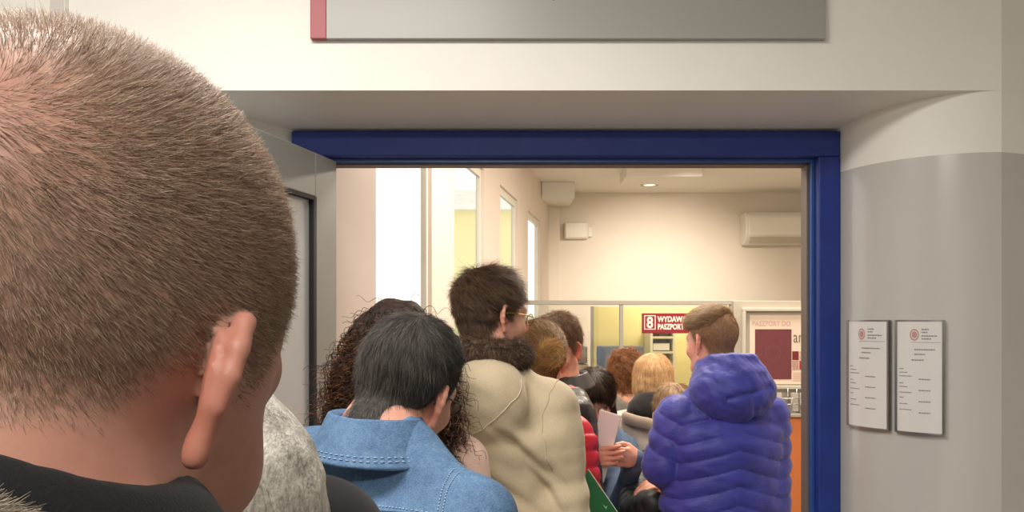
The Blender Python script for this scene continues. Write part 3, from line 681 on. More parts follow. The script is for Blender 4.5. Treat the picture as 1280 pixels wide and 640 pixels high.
def hair_obj(name, pr, v, f, vfs, mat, dark=None):
    """strands over a plain dark underlayer, one mesh"""
    sv, sf = merge((v, f), *vfs); me = mesh_np(name, pr.toP(sv), sf)
    o = link(name, me, [mat, dark or under(mat)], pr.r)
    mi = np.zeros(len(sf), np.int32); mi[:len(f)] = 1; me.polygons.foreach_set('material_index', mi); return o
_und = {}
def under(mat):
    if mat.name not in _und:
        e = mat.node_tree.nodes['Color Ramp'].color_ramp.elements; c = [(.6 * e[0].color[i] + .4 * e[1].color[i]) for i in range(3)] + [1]
        t = NT(mat.name + '_under'); t.col(tuple(c)); t.set(Roughness=.6); _und[mat.name] = t.m
    return _und[mat.name]
class Person:
    def __init__(s, X, Y, H, head_dir=0, body_dir=0, pitch=-6, roll=0, sw=.185, girth=0.0, hd=(0, .02), fat=0.0, arms=None, ear=1.0, lean=0.0, hand_kw=None, drop=0.0, tilt=0.0, ks=1.0, slope=.012, ear_z=0.0, ear_out=.6):
        s.X, s.Y, s.H, s.fat, s.ear = X, Y, H, fat, ear; s.bd = body_dir; s.sw = sw; s.g = girth
        k = H / 1.75; s.k = k; s.nb = H - .325 * (.6 + .4 * k); s.zs = s.nb - .042 - slope; s.ks = ks; s.ear_z = ear_z; s.ear_out = ear_out; s.tilt = tilt; s.hip = .53 * H; s.lean = lean
        s.R = rot(head_dir - body_dir, pitch, roll); s.hc = A(hd[0], hd[1] + lean, H - .123 - drop)
        arms = arms or {}
        dz = s.zs
        s.arm = {}
        for sd, nm in ((-1, 'L'), (1, 'R')):
            a = arms.get(nm) or ((sd * (sw + .055), -.03, dz - .285 * k), (sd * (sw + .065), .06, dz - .53 * k), (0, .18, -1), (-sd, 0, 0))
            s.arm[nm] = a
        s.hand_kw = hand_kw or {}
    def inv(s, w):
        """world point -> person space"""
        a = math.radians(-s.bd); x, y = w[0] - s.X, w[1] - s.Y
        return (x * math.cos(a) - y * math.sin(a), x * math.sin(a) + y * math.cos(a), w[2])
    def invd(s, d):
        a = math.radians(-s.bd); return (d[0] * math.cos(a) - d[1] * math.sin(a), d[0] * math.sin(a) + d[1] * math.cos(a), d[2])
    def root(s, label):
        s.r = empty('person', (s.X, s.Y, 0), math.radians(s.bd), label, 'person'); return s.r
    def hp(s, p): return (p - s.hc) @ s.R / s.ks              # person space -> head space
    def toP(s, p): return (p * s.ks) @ s.R.T + s.hc
    def sh(s, sd): return (sd * s.sw, s.lean * .6, s.zs - sd * s.tilt)
    def torso(s, p, g=0.0, hem=None, flare=0.0):
        hem = s.hip - .05 if hem is None else hem
        q = p.copy(); q[:, 0] /= 1.42; q[:, 1] -= np.clip((p[:, 2] - s.hip) / (s.zs - s.hip), 0, 1.2) * s.lean * .6
        gg = s.g + g
        d = cap(q, (0, .005, s.zs - .12), (0, .0, hem + .10), .108 + gg, .112 + gg + flare)
        for sd in (-1, 1):
            d = smin(d, cap(p, (sd * .030, -.02 + s.lean * .7, s.nb + .050 - g * .9), (sd * (s.sw - .03), -.005 + s.lean * .6, s.zs - sd * s.tilt - .008 - g * .7), .048 + g, .058 + g), .05)
        d = smin(d, ell(p, (0, -.045 + s.lean * .5, s.zs - .10), (s.sw - .01 + g, .075 + gg, .13)), .06)
        return d
    def arms_d(s, p, g=0.0, cut=1.0, wrinkle=None, taper=1.0, only=None):
        d = None; t = None
        for nm, sd in (('L', -1), ('R', 1)):
            if only and nm != only: continue
            e, w = s.arm[nm][0], s.arm[nm][1]; ww = tuple(np.array(e) + (np.array(w) - np.array(e)) * cut)
            a, h1 = cap(p, s.sh(sd), e, .057 + g, .046 + g * .9, True); b, h2 = cap(p, e, ww, .045 + g * .9, (.033 + g * .8) * taper, True)
            L1 = float(np.linalg.norm(np.array(s.sh(sd)) - np.array(e))); L2 = float(np.linalg.norm(np.array(e) - np.array(ww)))
            ax = np.where(a < b, h1 * L1, L1 + h2 * L2); c = smin(a, b, .02)
            t = ax if d is None else np.where(c < d, ax, t); d = c if d is None else np.minimum(d, c)
        return d, t
    def neck(s, p, g=0.0, top=-.05):
        a = s.toP(A(0, -.022, top)[None])[0]; b = (0, -.030 + s.lean * .7, s.nb + .05)
        return cap(p, tuple(a), b, .054 + g + s.fat, .060 + g + s.fat)
    def base(s, q):
        """skull and neck in head space, no ears"""
        b = s.hp(A(0, -.030 + s.lean * .7, s.nb + .05)[None])[0]
        return smin(head_sdf(q, False, s.fat), cap(q, (0, -.022, -.05), tuple(b), .054 / s.ks + s.fat, .060 / s.ks + s.fat), .03)
    def hair_skin(s, q, drop=0.0, w=.03):
        m = smooth01((q[:, 2] - hair_low(q[:, 1], drop) + .5 * w) / w); return m * (s.base(q) < .004)
    def body_f(s, hands=True):
        def f(p):
            d = head_sdf(s.hp(p), True, s.fat, 1.0, s.ear, s.ear_z, s.ear_out) * s.ks
            d = smin(d, s.neck(p), .03)
            d = smin(d, s.torso(p, -.022), .05)
            a, _ = s.arms_d(p, -.014); d = smin(d, a, .03)
            if hands:
                for nm, sd in (('L', -1), ('R', 1)):
                    _, w, hd, n = s.arm[nm]; kw = s.hand_kw.get(nm, {})
                    d = local(p, d, w, .21, lambda q: hand_sdf(q, w, hd, n, side=sd, curl=kw.get('curl', (.35, .5, .4))), .012)
            return d
        return f
    def build_body(s, mat, h=.004, mask=None, red=None):
        def rd(v):
            q = s.hp(v); q[:, 0] = np.abs(q[:, 0]); e = ear_frame(q - A(0, -1.3 * s.ear_z, s.ear_z), s.ear, s.ear_out)
            r = np.clip(1.25 - np.linalg.norm(e / A(.026, .042, .02), axis=1) * .9, 0, 1)
            n = np.exp(-((q - A(0, .115, -.025)) ** 2).sum(1) / .0005) * .7
            return np.maximum(r * smooth01((s.base(q) - .0025) / .006), n)
        at_ = {'red': rd}
        if mask: at_['hairmask'] = lambda v: mask(s.hp(v))
        xs = [s.arm[n][i][0] for n in 'LR' for i in (0, 1)]; ys = [s.arm[n][i][1] for n in 'LR' for i in (0, 1)]; zs = [s.arm[n][i][2] for n in 'LR' for i in (0, 1)]
        lo = (min(xs + [-s.sw]) - .20, min(ys + [-.2]) - .1, min(zs + [s.hip]) - .22); hi = (max(xs + [s.sw]) + .20, max(ys + [.2]) + .19, s.H + .03)
        f = s.body_f(); o, v, fc = sdf_obj('body', f, lo, hi, h, mat, s.r, at_, fix=True); s.bf, s.bv, s.bfc = f, v, fc
        for sd in (-1, 1):
            c = s.toP(A(sd * .031, .0850, .001)[None])[0]
            import bmesh
            bm = bmesh.new(); bmesh.ops.create_uvsphere(bm, u_segments=16, v_segments=10, radius=.0115); me = bpy.data.meshes.new('eye'); bm.to_mesh(me); bm.free()
            me.polygons.foreach_set('use_smooth', [True] * len(me.polygons)); link('eye', me, M_eye, s.r, c)
        return o
    def legs(s, mat, shoe=None, w=.0):
        k = s.k; hz = s.hip
        def f(p):
            q = p.copy(); q[:, 0] /= 1.35; d = cap(q, (0, 0, hz + .02), (0, 0, hz - .04), .108 + s.g, .112 + s.g)
            for sd in (-1, 1):
                d = smin(d, chain(p, [(sd * .09, 0, hz - .06), (sd * .10, .015, hz * .52), (sd * .105, -.01, .075)], [.088, .064, .052], .03), .04)
            d = d - .004 * wob(p, 22, 2); return smax(d, .045 - p[:, 2], .01)
        sdf_obj('trousers', f, (-.27, -.2, 0), (.27, .2, hz + .16), .011, mat, s.r)
        for sd in (-1, 1):
            def g(p, sd=sd):
                d = cap(p, (sd * .105, -.035, .045), (sd * .115, .13, .035), .042, .036); d = smin(d, cap(p, (sd * .105, -.02, .05), (sd * .105, -.015, .11), .042, .045), .03)
                return smax(d, .001 - p[:, 2], .006)
            sdf_obj('shoe', g, (sd * .11 - .09, -.12, -.01), (sd * .11 + .09, .21, .16), .008, shoe or M_shoe, s.r)
    def box(s, g=.12, hem=None, top=.25):
        xs = [s.arm[n][i][0] for n in 'LR' for i in (0, 1)] + [-s.sw, s.sw]; ys = [s.arm[n][i][1] for n in 'LR' for i in (0, 1)]; zs = [s.arm[n][i][2] for n in 'LR' for i in (0, 1)]
        hem = s.hip - .1 if hem is None else hem
        return (min(xs) - g, min(ys + [-.16]) - g, min(zs + [hem]) - .08), (max(xs) + g, max(ys + [.13]) + g, s.nb + top)
    def strands(s, name, fn, v, f, mat, n, keep, length, comb, K=5, lift=.12, jit=.15, hug=.0, droop=.0, r=.00035, seed=3, base=True, r1=None):
        """strands rooted on the surface v,f; fn and v in head space"""
        rs = np.random.RandomState(seed); ro = roots_on(v, f, n, keep, rs)
        pa = grow(fn, ro, length, K, comb, lift, jit, rs, hug, droop)
        sv, sf = strands_mesh(pa.astype(np.float32), r, r * .25 if r1 is None else r1)
        return hair_obj(name, s, v, f, [(sv, sf)], mat)
def rad_comb(c, swirl=.3, axis=(0, -.6, .8)):
    c = A(*c); ax = A(*axis); ax = ax / np.linalg.norm(ax)
    def f(p):
        d = p - c; d = d / (np.linalg.norm(d, axis=1, keepdims=True) + 1e-5); return (d + swirl * np.cross(np.tile(ax, (len(p), 1)), d)).astype(np.float32)
    return f
def mixcomb(p, *dirs): return np.tile(A(*dirs), (len(p), 1))
def smooth01(x): x = np.clip(x, 0, 1); return x * x * (3 - 2 * x)
def collar2d(p, c, rz, th, sy=1.0, gap=0.0, tilt=0.0, tiltx=0.0):
    """rotationally swept collar: rz is a polyline of (radius, z) about the vertical axis through c"""
    q = p - A(*c); q[:, 1] *= sy; r = np.sqrt(q[:, 0] ** 2 + q[:, 1] ** 2); z = q[:, 2] + tilt * q[:, 1] + tiltx * q[:, 0]
    a = np.stack([r, z, np.zeros_like(r)], 1).astype(np.float32); d = None
    for i in range(len(rz) - 1):
        e = cap(a, (*rz[i], 0), (*rz[i + 1], 0), th); d = e if d is None else np.minimum(d, e)
    if gap: d = smax(d, gap - (-q[:, 1] / (r + 1e-6) + 1), .01)
    return d
def seam(name, fn, pts, r, mat, parent, n=40, off=0.0, dash=False):
    pts = np.array(pts, np.float32); t = np.linspace(0, len(pts) - 1, n); i = np.minimum(t.astype(int), len(pts) - 2); w = (t - i)[:, None]
    p = pts[i] * (1 - w) + pts[i + 1] * w
    for _ in range(8): p = p - grad(fn, p) * (fn(p) - off)[:, None]
    mb = MB()
    if dash:
        for k in range(0, n - 1, 2): mb.tube([p[k], p[k + 1]], r, 5)
    else: mb.tube(list(p), r, 6)
    return mb.build(name, mat, parent, smooth=True)

M_eye = plain('eye_white', C(226, 220, 214), .2); M_shoe = plain('black_leather', C(30, 28, 28), .45)
M_tr_dark = fabric('dark_trousers', C(44, 46, 54)); M_tr_jean = fabric('jeans', C(54, 72, 104)); M_tr_grey = fabric('grey_trousers', C(84, 82, 80))
# ------------------------------------------------------------------ where each person stands: X, Y, height, head direction, body direction, head pitch, roll
FX, FY, FH, FHEAD, FBODY, FPITCH, FROLL, FDROP = -.199, .30, 1.83, -9, -10, -18, 13, .072

GP = (-.42, .98, 1.77, -5, -12)
GHOOD = (.125, -.15, 1.450)
DM = (-.225, 1.45, 1.72, -28, -34, -18, 15)
CW = (-.292, 1.96, 1.675, 5, 0)
BM = (-.062, 2.26, 1.785, -60, -12)
RW = (.068, 2.72, 1.635, 10, -32)
LM_ = (.195, 3.28, 1.655, 152, 105, -20)
HW = (.385, 3.72, 1.41, 175, 172, -30)
GB = (.655, 4.58, 1.45, 0, 0)
BW = (.708, 4.0, 1.466, -4, 0)
SPN = (.705, 3.46, 1.355, 0, 0)
BP = (.79, 3.0, 1.69, 34, 6)
def world_arms(spec, sides):
    """arms given by pixels and depth -> person space"""
    pr = Person(*spec); out = {}
    for nm, (e, w, d, n) in sides.items(): out[nm] = (pr.inv(P(*e)), pr.inv(P(*w)), pr.invd(d), pr.invd(n))
    return out
RWARMS = None
HWARMS = world_arms(HW, dict(R=((734, 650, 3.40), (728, 572, 3.11), (.85, -.30, .10), (.35, .9, 0)), L=((768, 645, 3.48), (795, 572, 3.18), (-.62, -.6, .12), (-.45, .9, 0))))
SPARMS = world_arms(SPN, dict(L=((796, 640, 3.18), (818, 628, 3.05), (1, 0, 0), (0, 1, 0)), R=((846, 640, 3.30), (834, 602, 3.14), (-1, -.1, -.2), (0, .3, -1))))
BPARMS = world_arms(BP, dict(L=((829, 582, 2.98), (866, 612, 3.15), (.7, .5, -.2), (.8, 0, -.5)), R=((962, 690, 2.97), (955, 780, 3.05), (0, .2, -1), (-1, 0, 0))))
FURC = Person(FX, FY, FH, 0, FBODY).inv(P(-66, 722, .17))
BMARMS = world_arms(BM, dict(L=((520, 690, 2.28), (540, 800, 2.36), (0, .2, -1), (1, 0, 0)), R=((708, 650, 2.20), (728, 700, 2.37), (.1, 1, -.1), (-1, 0, 0))))
# ======== the short haired man nearest the camera
def buzz_mask(q):
    z0 = hair_low(q[:, 1], -.048 * smooth01(-q[:, 1] / .05)); a = smooth01((q[:, 2] - z0 + .010) / .040)
    wh = 1 - .75 * np.exp(-(((q - A(.020, -.104, .060)) / A(.034, .034, .034)) ** 2).sum(1))
    front = np.where(q[:, 1] > .09, 0, 1); return a * wh * front * (fm.base(q) < .004)
fm = Person(FX, FY, FH, FHEAD, FBODY, FPITCH, FROLL, sw=.185, girth=.0, hd=(0, .045), ear=.77, drop=FDROP, ks=1.06, ear_z=.011, ear_out=.46)
fm.root('man with cropped light brown hair and a black collar, closest in the queue')
fm.build_body(skinmat('skin_ruddy', C(190, 138, 120), C(172, 136, 118), sss=.10), .0030, buzz_mask)
cmb = rad_comb((.020, -.104, .060), .55)
def buzz_keep(c):
    q = fm.hp(c); e = ear_frame(np.stack([np.abs(q[:, 0]), q[:, 1] + 1.3 * fm.ear_z, q[:, 2] - fm.ear_z], 1), fm.ear)
    ear = (np.linalg.norm(e / A(.030, .042, .03), axis=1) < 1) & (np.abs(q[:, 0]) > .078)
    return buzz_mask(q) ** 1.5 * ~ear * (q[:, 2] > -.10)
M_buzz = hairmat('cropped_hair', [C(120, 95, 79), C(154, 127, 107), C(184, 156, 134), C(218, 196, 172)])
rs = np.random.RandomState(8); ro = roots_on(fm.bv, fm.bfc, 95000, buzz_keep, rs); rq = fm.hp(ro)
hf = fm.base
pa = grow(hf, rq, lambda q: (  .0030 + .0040 * smooth01((q[:, 2] + .01) / .09)).astype(np.float32), 4, cmb, .45, .19, rs)
sv, sf = strands_mesh(pa.astype(np.float32), .00011, .00004); link('hair', mesh_np('hair', fm.toP(sv), sf), M_buzz, fm.r)
M_blackj = fabric('black_coat_cloth', C(24, 24, 26), .8, .2, 12, 700, .3, .05)
def fj(p):
    d = smin(fm.torso(p, .02), fm.arms_d(p, .016)[0], .04) - .004 * wob(p, 20, 3)
    col = collar2d(p, (0, -.022, fm.nb + .03), [(.128, -.03), (.102, .056), (.090, .086), (.087, .090)], .008, 1.02, .12, .28, .38)
    d = smin(d, col, .02)
    return smax(d, -fm.neck(p, .012), .01)
lo, hi = fm.box(); sdf_obj('jacket', fj, lo, hi, .0055, M_blackj, fm.r, fix=True)
fm.legs(M_tr_dark)
# fur edged hood lying on his upper back
hc_ = FURC
def fur_f(p): return np.minimum(chain(p, [(hc_[0] - .09, hc_[1] + .03, hc_[2] - .05), (hc_[0] - .045, hc_[1], hc_[2]), (hc_[0], hc_[1], hc_[2] - .004), (hc_[0] + .028, hc_[1] + .01, hc_[2] - .04), (hc_[0] + .034, hc_[1] + .035, hc_[2] - .10)], [.016, .018, .018, .017, .015], .01), 1) - .002 * wob(p, 120, 1)
v, f = surfnet(fur_f, (hc_[0] - .14, hc_[1] - .05, hc_[2] - .15), (hc_[0] + .09, hc_[1] + .08, hc_[2] + .04), .005)
rs = np.random.RandomState(2); ro = roots_on(v, f, 16000, lambda c: np.ones(len(c)), rs)
pa = grow(fur_f, ro, .006, 4, lambda p: mixcomb(p, .3, 0, -1), .9, .35, rs)
sv, sf = merge((v, f), strands_mesh(pa.astype(np.float32), .00022, .00005))
o = link('hood_fur', mesh_np('hood_fur', sv, sf), hairmat('grey_beige_fur', [C(96, 84, 70), C(140, 128, 110), C(186, 172, 150)]), fm.r); o['label'] = 'grey beige fur hood trim'

# ======== person with the grey marl hood
gp = Person(*GP, sw=.20, girth=.02); gp.root('person in a black jacket with a mottled grey knitted hood, behind the cropped haired man')
gp.build_body(skinmat('skin_plain', C(206, 158, 136)), .006)
hv = lambda p: hair_sdf(p, .012, .0, base=gp.base)
v, f = surfnet(hv, (-.12, -.15, -.12), (.12, .12, .17), .007)
gp.strands('hair', hv, v, f, hairmat('brown_hair_plain', [C(60, 44, 34), C(92, 70, 54)]), 2500, lambda c: (c[:, 2] > -.06) * 1., .03, rad_comb((0, -.05, .12), .2), 4, .1, .2, r=.0005)
def gj(p):
    d = smin(gp.torso(p, .022), gp.arms_d(p, .02)[0], .04) - .005 * wob(p, 20, 5); return smax(d, -gp.neck(p, .012), .01)
lo, hi = gp.box(); sdf_obj('jacket', gj, lo, hi, .007, M_blackj, gp.r, fix=True)
t = NT('grey_marl_knit'); a = t.noise(20, 5, .62, stretch=(1, 1.6, .8)); b = t.noise(240, 3, .6, stretch=(1.6, 1, .6))
cc = t.ramp(a, [(.34, C(104, 99, 92)), (.48, C(160, 155, 145)), (.64, C(196, 193, 181))]); t.col(t.mix(.35, cc, t.ramp(b, [(.35, C(112, 108, 100)), (.65, C(216, 212, 200))])))
t.set(Roughness=.95); t.bump(a, .3, .006); t.bump(b, .5, .003); M_marl = t.m
HQ = GHOOD
def gh(p):
    c = HQ; d = ell(p, c, (.148, .115, .150)); d = smin(d, ell(p, (c[0] - .03, c[1] + .06, c[2] + .02), (.12, .10, .12)), .05)
    d = smin(d, ell(p, (c[0] + .012, c[1] - .008, c[2] + .147), (.014, .012, .008)), .012)
    d = smax(d, -ell(p, (c[0] - .04, c[1] + .17, c[2] + .09), (.125, .13, .16)), .02)
    return d - .004 * wob(p, 30, 7) - .0012 * wob(p, 150, 2)
o, v, f = sdf_obj('hood', gh, (HQ[0] - .24, HQ[1] - .17, HQ[2] - .21), (HQ[0] + .22, HQ[1] + .22, HQ[2] + .22), .0045, M_marl, gp.r); o['label'] = 'mottled grey knitted hood'
hs_ = [(HQ[0] + .148 * math.cos(t) * .86, HQ[1] - .115 * .50, HQ[2] + .15 * math.sin(t) * .86) for t in np.linspace(-.6, 1.5, 12)]
seam('hood_seam', gh, hs_, .0028, M_marl, gp.r, 60)
gp.legs(M_tr_dark)

# ======== man in the denim jacket
dm = Person(*DM, sw=.195, girth=.016, ear=1.08, fat=.003, hd=(.0, .055), drop=.075, tilt=.028); dm.root('man with dark greying hair in a blue denim jacket')
M_skin = skinmat('skin_pink', C(212, 156, 134), C(90, 84, 80))
dm.build_body(M_skin, .0036, lambda q: dm.hair_skin(q, .020, .045) * .8)
hv = lambda p: hair_sdf(p, .009, .006, .004, 2, .003, 60, .09, base=dm.base)
v, f = surfnet(hv, (-.12, -.15, -.12), (.12, .12, .17), .004)
M_hg = hairmat('dark_greying_hair', [C(40, 36, 34), C(62, 57, 53), C(86, 80, 75), C(132, 124, 116)])
dcomb = rad_comb((.01, -.055, .125), .25)
dm.strands('hair', hv, v, f, M_hg, 26000, lambda c: (c[:, 2] > hair_low(c[:, 1], .006) - .004) * 1., lambda q: (.004 + .026 * smooth01((q[:, 2] - hair_low(q[:, 1], .006)) / .11)).astype(np.float32), dcomb, 5, .10, .14, r=.00028, hug=.0003)
t = NT('blue_denim'); a = t.noise(7, 5, .65); b = t.noise(520, 2, .6, stretch=(1, .3, 1)); c2 = t.noise(60, 3)
cc = t.ramp(a, [(.3, C(58, 90, 128)), (.55, C(78, 114, 152)), (.72, C(112, 146, 180))]); cc = t.mix(.3, cc, t.ramp(b, [(.35, C(44, 72, 110)), (.65, C(138, 168, 194))]))
t.col(t.mix(.2, cc, t.ramp(c2, [(.35, C(58, 86, 124)), (.7, C(122, 154, 182))]))); t.set(Roughness=.85); t.bump(b, .35, .0012); t.bump(a, .25, .01); M_den = t.m
M_st = plain('pale_stitching', C(150, 172, 196), .8)
def dj(p): return smax(smin(dm.torso(p, .018, hem=dm.hip - .02), dm.arms_d(p, .016)[0], .035) - .004 * wob(p, 18, 4), -dm.neck(p, .01), .01)
lo, hi = dm.box(); sdf_obj('jacket', dj, lo, hi, .005, M_den, dm.r, fix=True)
cz_ = dm.nb + .055
def dcl(p):
    d = collar2d(p, (0, -.032, cz_), [(.072, -.05), (.073, .022), (.080, .027), (.104, -.022), (.118, -.044)], .0042, 1.02, .22, .04, .05); return d - .0015 * wob(p, 40, 3)
sdf_obj('collar', dcl, (-.17, -.2, cz_ - .14), (.17, .16, cz_ + .13), .0036, M_den, dm.r, fix=True)
for rr, zz in ((.1145, -.036), (.1115, -.029)):
    ps = [(rr * math.sin(t), -.032 - rr * math.cos(t), cz_ + zz + .04 * rr * math.cos(t) - .05 * rr * math.sin(t)) for t in np.linspace(-2.0, 2.0, 16)]
    seam('stitching', dcl, ps, .0011, M_st, dm.r, 80, .001, True)
for dz in (0, .011):
    seam('stitching', dj, [(-.20, -.14, dm.nb - .020 - dz), (0, -.18, dm.nb - .032 - dz), (.20, -.14, dm.nb - .020 - dz)], .0012, M_st, dm.r, 110, .0008, True)
seam('yoke_seam', dj, [(-.20, -.14, dm.nb - .0255), (0, -.18, dm.nb - .0375), (.20, -.14, dm.nb - .0255)], .0022, M_den, dm.r, 70)
for sd in (-1, 1):
    for off in (0, .010):
        ring = [(sd * (.196 + off), -.03 - .10 * math.cos(a), dm.nb - .01 + .10 * math.sin(a) - .03) for a in np.linspace(-1.1, 1.5, 12)]
        seam('stitching', dj, ring, .0012, M_st, dm.r, 70, .0008, True)
dm.legs(M_tr_jean)
def glasses(pr, mat, lens):
    q = lambda x, y, z: tuple(pr.toP(A(x, y, z)[None])[0]); mb = MB()
    for sd in (-1, 1):
        mb.tube([q(sd * .034 + .022 * math.cos(t), .112 - abs(sd * .034 + .022 * math.cos(t)) * .12, .0 + .016 * math.sin(t)) for t in np.linspace(0, 2 * math.pi, 20)[:-1]], .0014, 6, True)
        mb.tube([q(sd * .056, .105, .006), q(sd * .073, .08, .008), q(sd * .0835, .02, .010), q(sd * .086, -.006, .006), q(sd * .083, -.022, -.010)], .0017, 6)
    mb.tube([q(-.012, .112, .003), q(0, .115, .006), q(.012, .112, .003)], .0014, 6)
    o = mb.build('glasses', mat, pr.r, smooth=True)
    for sd in (-1, 1): MB().add([q(sd * .034 + .021 * math.cos(t), .112 - abs(sd * .034 + .021 * math.cos(t)) * .12, .015 * math.sin(t)) for t in np.linspace(0, 2 * math.pi, 20)[:-1]], [tuple(range(19))]).build('lens', lens, o)
    return o
M_lens = glassmat('lens_glass', (.9, .88, .7, 1), .05, .18)
glasses(dm, M_black, M_lens)

# ======== woman with long curls
cw = Person(*CW, sw=.165, hd=(0, .02)); cw.root('woman with long dark curly hair and a pale pink top')
cw.build_body(skinmat('skin_fair', C(226, 178, 156)), .005)
def cvol(p):
    d = ell(p, (0, -.02, .035), (.105, .120, .112)); d = smin(d, ell(p, (0, -.055, -.10), (.145, .09, .15)), .08); d = smin(d, ell(p, (0, -.06, -.21), (.13, .07, .11)), .06)
    d = smax(d, -ell(p, (0, .10, -.05), (.07, .085, .10)), .02); return d - .010 * wob(p, 42, 2)
v, f = surfnet(cvol, (-.2, -.2, -.38), (.2, .15, .2), .007)
rs = np.random.RandomState(9); n = 5200; ro = roots_on(v, f, n, lambda c: np.ones(len(c)), rs); g = grad(cvol, ro)
ro = ro - g * .004; K = 22; tt = np.linspace(0, 1, K)[None, :, None]; L = .05 + .07 * rs.rand(n, 1, 1)
ax = g * (.16 + .2 * rs.rand(n, 1)) + A(0, -.05, -.75) + rs.randn(n, 3) * .2; ax /= np.linalg.norm(ax, axis=1, keepdims=True)
u = np.cross(ax, rs.randn(n, 3)); u /= np.linalg.norm(u, axis=1, keepdims=True); w_ = np.cross(ax, u)
ph = tt * (2 * math.pi * (2.0 + 1.6 * rs.rand(n, 1, 1))) + rs.rand(n, 1, 1) * 6.28; cr = (.0045 + .0055 * rs.rand(n, 1, 1)) * np.minimum(1, tt * 3)
pa = ro[:, None] + ax[:, None] * tt * L + (u[:, None] * np.cos(ph) + w_[:, None] * np.sin(ph)) * cr
hair_obj('hair', cw, v, f, [strands_mesh(pa.astype(np.float32), .0011, .0005)], hairmat('dark_curls', [C(34, 22, 16), C(52, 34, 24), C(78, 50, 32), C(128, 82, 48)], .35))
M_peach = fabric('pale_pink_knit', C(232, 196, 180), .9, .06, 10, 300, .3)
def cj(p): return smax(smin(cw.torso(p, .006), cw.arms_d(p, .012)[0], .04) - .003 * wob(p, 22, 6), -cw.neck(p, .012), .01)
lo, hi = cw.box(); sdf_obj('top', cj, lo, hi, .007, M_peach, cw.r, fix=True)
cw.legs(M_tr_dark)

# ======== man in the beige coat
bm_ = Person(*BM, slope=.02, sw=.176, girth=.004, ear=1.05, hd=(0, .02), arms=BMARMS); bm_.root('dark haired man with glasses in a beige coat with a brown fur collar')
bm_.build_body(M_skin, .004, lambda q: bm_.hair_skin(q) * .8)
hv = lambda p: hair_sdf(p, .007, .004, .004, 4, .004, 50, .06, base=bm_.base)
v, f = surfnet(hv, (-.13, -.16, -.13), (.13, .13, .19), .0045)
M_hb = hairmat('dark_brown_hair', [C(52, 37, 28), C(80, 58, 43), C(114, 87, 65), C(160, 128, 98)])
bm_.strands('hair', hv, v, f, M_hb, 20000, lambda c: (c[:, 2] > hair_low(c[:, 1], .004) - .008) * 1., lambda q: (.026 + .022 * smooth01((q[:, 2] - .02) / .10)).astype(np.float32), rad_comb((-.02, -.045, .135), .5), 5, .22, .24, r=.00042)
M_bei = fabric('beige_cotton', C(202, 185, 155), .8, .07, 5, 420, .2, .15, .25)
def bj(p):
    ar, tt_ = bm_.arms_d(p, .024)
    d = smin(bm_.torso(p, .032, hem=bm_.hip - .12, flare=.02), ar - .004 * np.sin(tt_ * 62 + 2 * wob(p, 12, 1)) * (tt_ > .10), .045)
    d = smin(d, ell(p, (.01, -.14, bm_.nb - .035), (.135, .065, .085)), .04); d = smin(d, cap(p, (.02, -.125, bm_.nb), (-.060, -.158, bm_.nb - .125), .095, .040), .035)
    bk = smooth01(-p[:, 1] / .06 + .3); u = p[:, 2] - bm_.nb
    for x0, z0, sl, L, am in ((.135, -.17, 1.0, .10, .010), (.165, -.25, 1.5, .10, .010), (.09, -.27, .8, .09, .007), (.12, -.36, 1.3, .10, .009), (-.10, -.30, -.9, .12, .008), (.02, -.34, .5, .10, .006)):
        a_ = ((p[:, 0] - x0) * sl + (u - z0)) / math.hypot(sl, 1); b_ = ((p[:, 0] - x0) - (u - z0) * sl) / math.hypot(sl, 1)
        d = d + am * bk * np.exp(-(a_ / .013) ** 2 - (b_ / L) ** 2) - am * .7 * bk * np.exp(-((a_ - .028) / .018) ** 2 - (b_ / L) ** 2)
    return smax(d - .009 * wob(p, 12, 8) - .004 * wob(p, 34, 2), -bm_.neck(p, .02), .02)
lo, hi = bm_.box(.16); sdf_obj('coat', bj, lo, hi, .0065, M_bei, bm_.r, fix=True)
seam('hood_seam', bj, [(-.15, -.14, bm_.nb + .05), (-.125, -.22, bm_.nb - .07), (-.07, -.24, bm_.nb - .165), (.02, -.24, bm_.nb - .11), (.12, -.22, bm_.nb - .03), (.15, -.14, bm_.nb + .05)], .002, M_bei, bm_.r, 60)
for sd in (-1, 1): seam('sleeve_seam', bj, [(sd * .215, .0, bm_.nb + .10), (sd * .20, -.10, bm_.nb + .02), (sd * .19, -.15, bm_.nb - .10), (sd * .20, -.12, bm_.nb - .22)], .0018, M_bei, bm_.r, 40)
fz = bm_.nb + .095
def ff(p):
    q = p - A(0, -.035, fz); q[:, 2] -= q[:, 1] * -.05; r = np.sqrt(q[:, 0] ** 2 + (q[:, 1] * 1.05) ** 2); z = q[:, 2]
    d = ell(np.stack([r - .093, z, np.zeros_like(r)], 1).astype(np.float32), (0, 0, 0), (.030, .042, 1)); return d - .006 * wob(p, 60, 3)
v, f = surfnet(ff, (-.17, -.2, fz - .08), (.17, .13, fz + .08), .005)
rs = np.random.RandomState(3); ro = roots_on(v, f, 16000, lambda c: np.ones(len(c)), rs)
pa = grow(ff, ro, .017, 4, lambda p: (mixcomb(p, 0, 0, -1) + rs.randn(len(p), 3) * .5).astype(np.float32), .7, .45, rs)
sv, sf = merge((v, f), strands_mesh(pa.astype(np.float32), .0006, .00015))
link('fur_collar', mesh_np('fur_collar', sv, sf), hairmat('brown_fur', [C(46, 33, 25), C(78, 58, 45), C(112, 88, 70), C(148, 122, 100)], .6), bm_.r)['label'] = 'brown fur collar'
glasses(bm_, plain('gold_wire', C(150, 120, 60), .3, .02, metal=.8), M_lens)
bm_.legs(M_tr_grey)
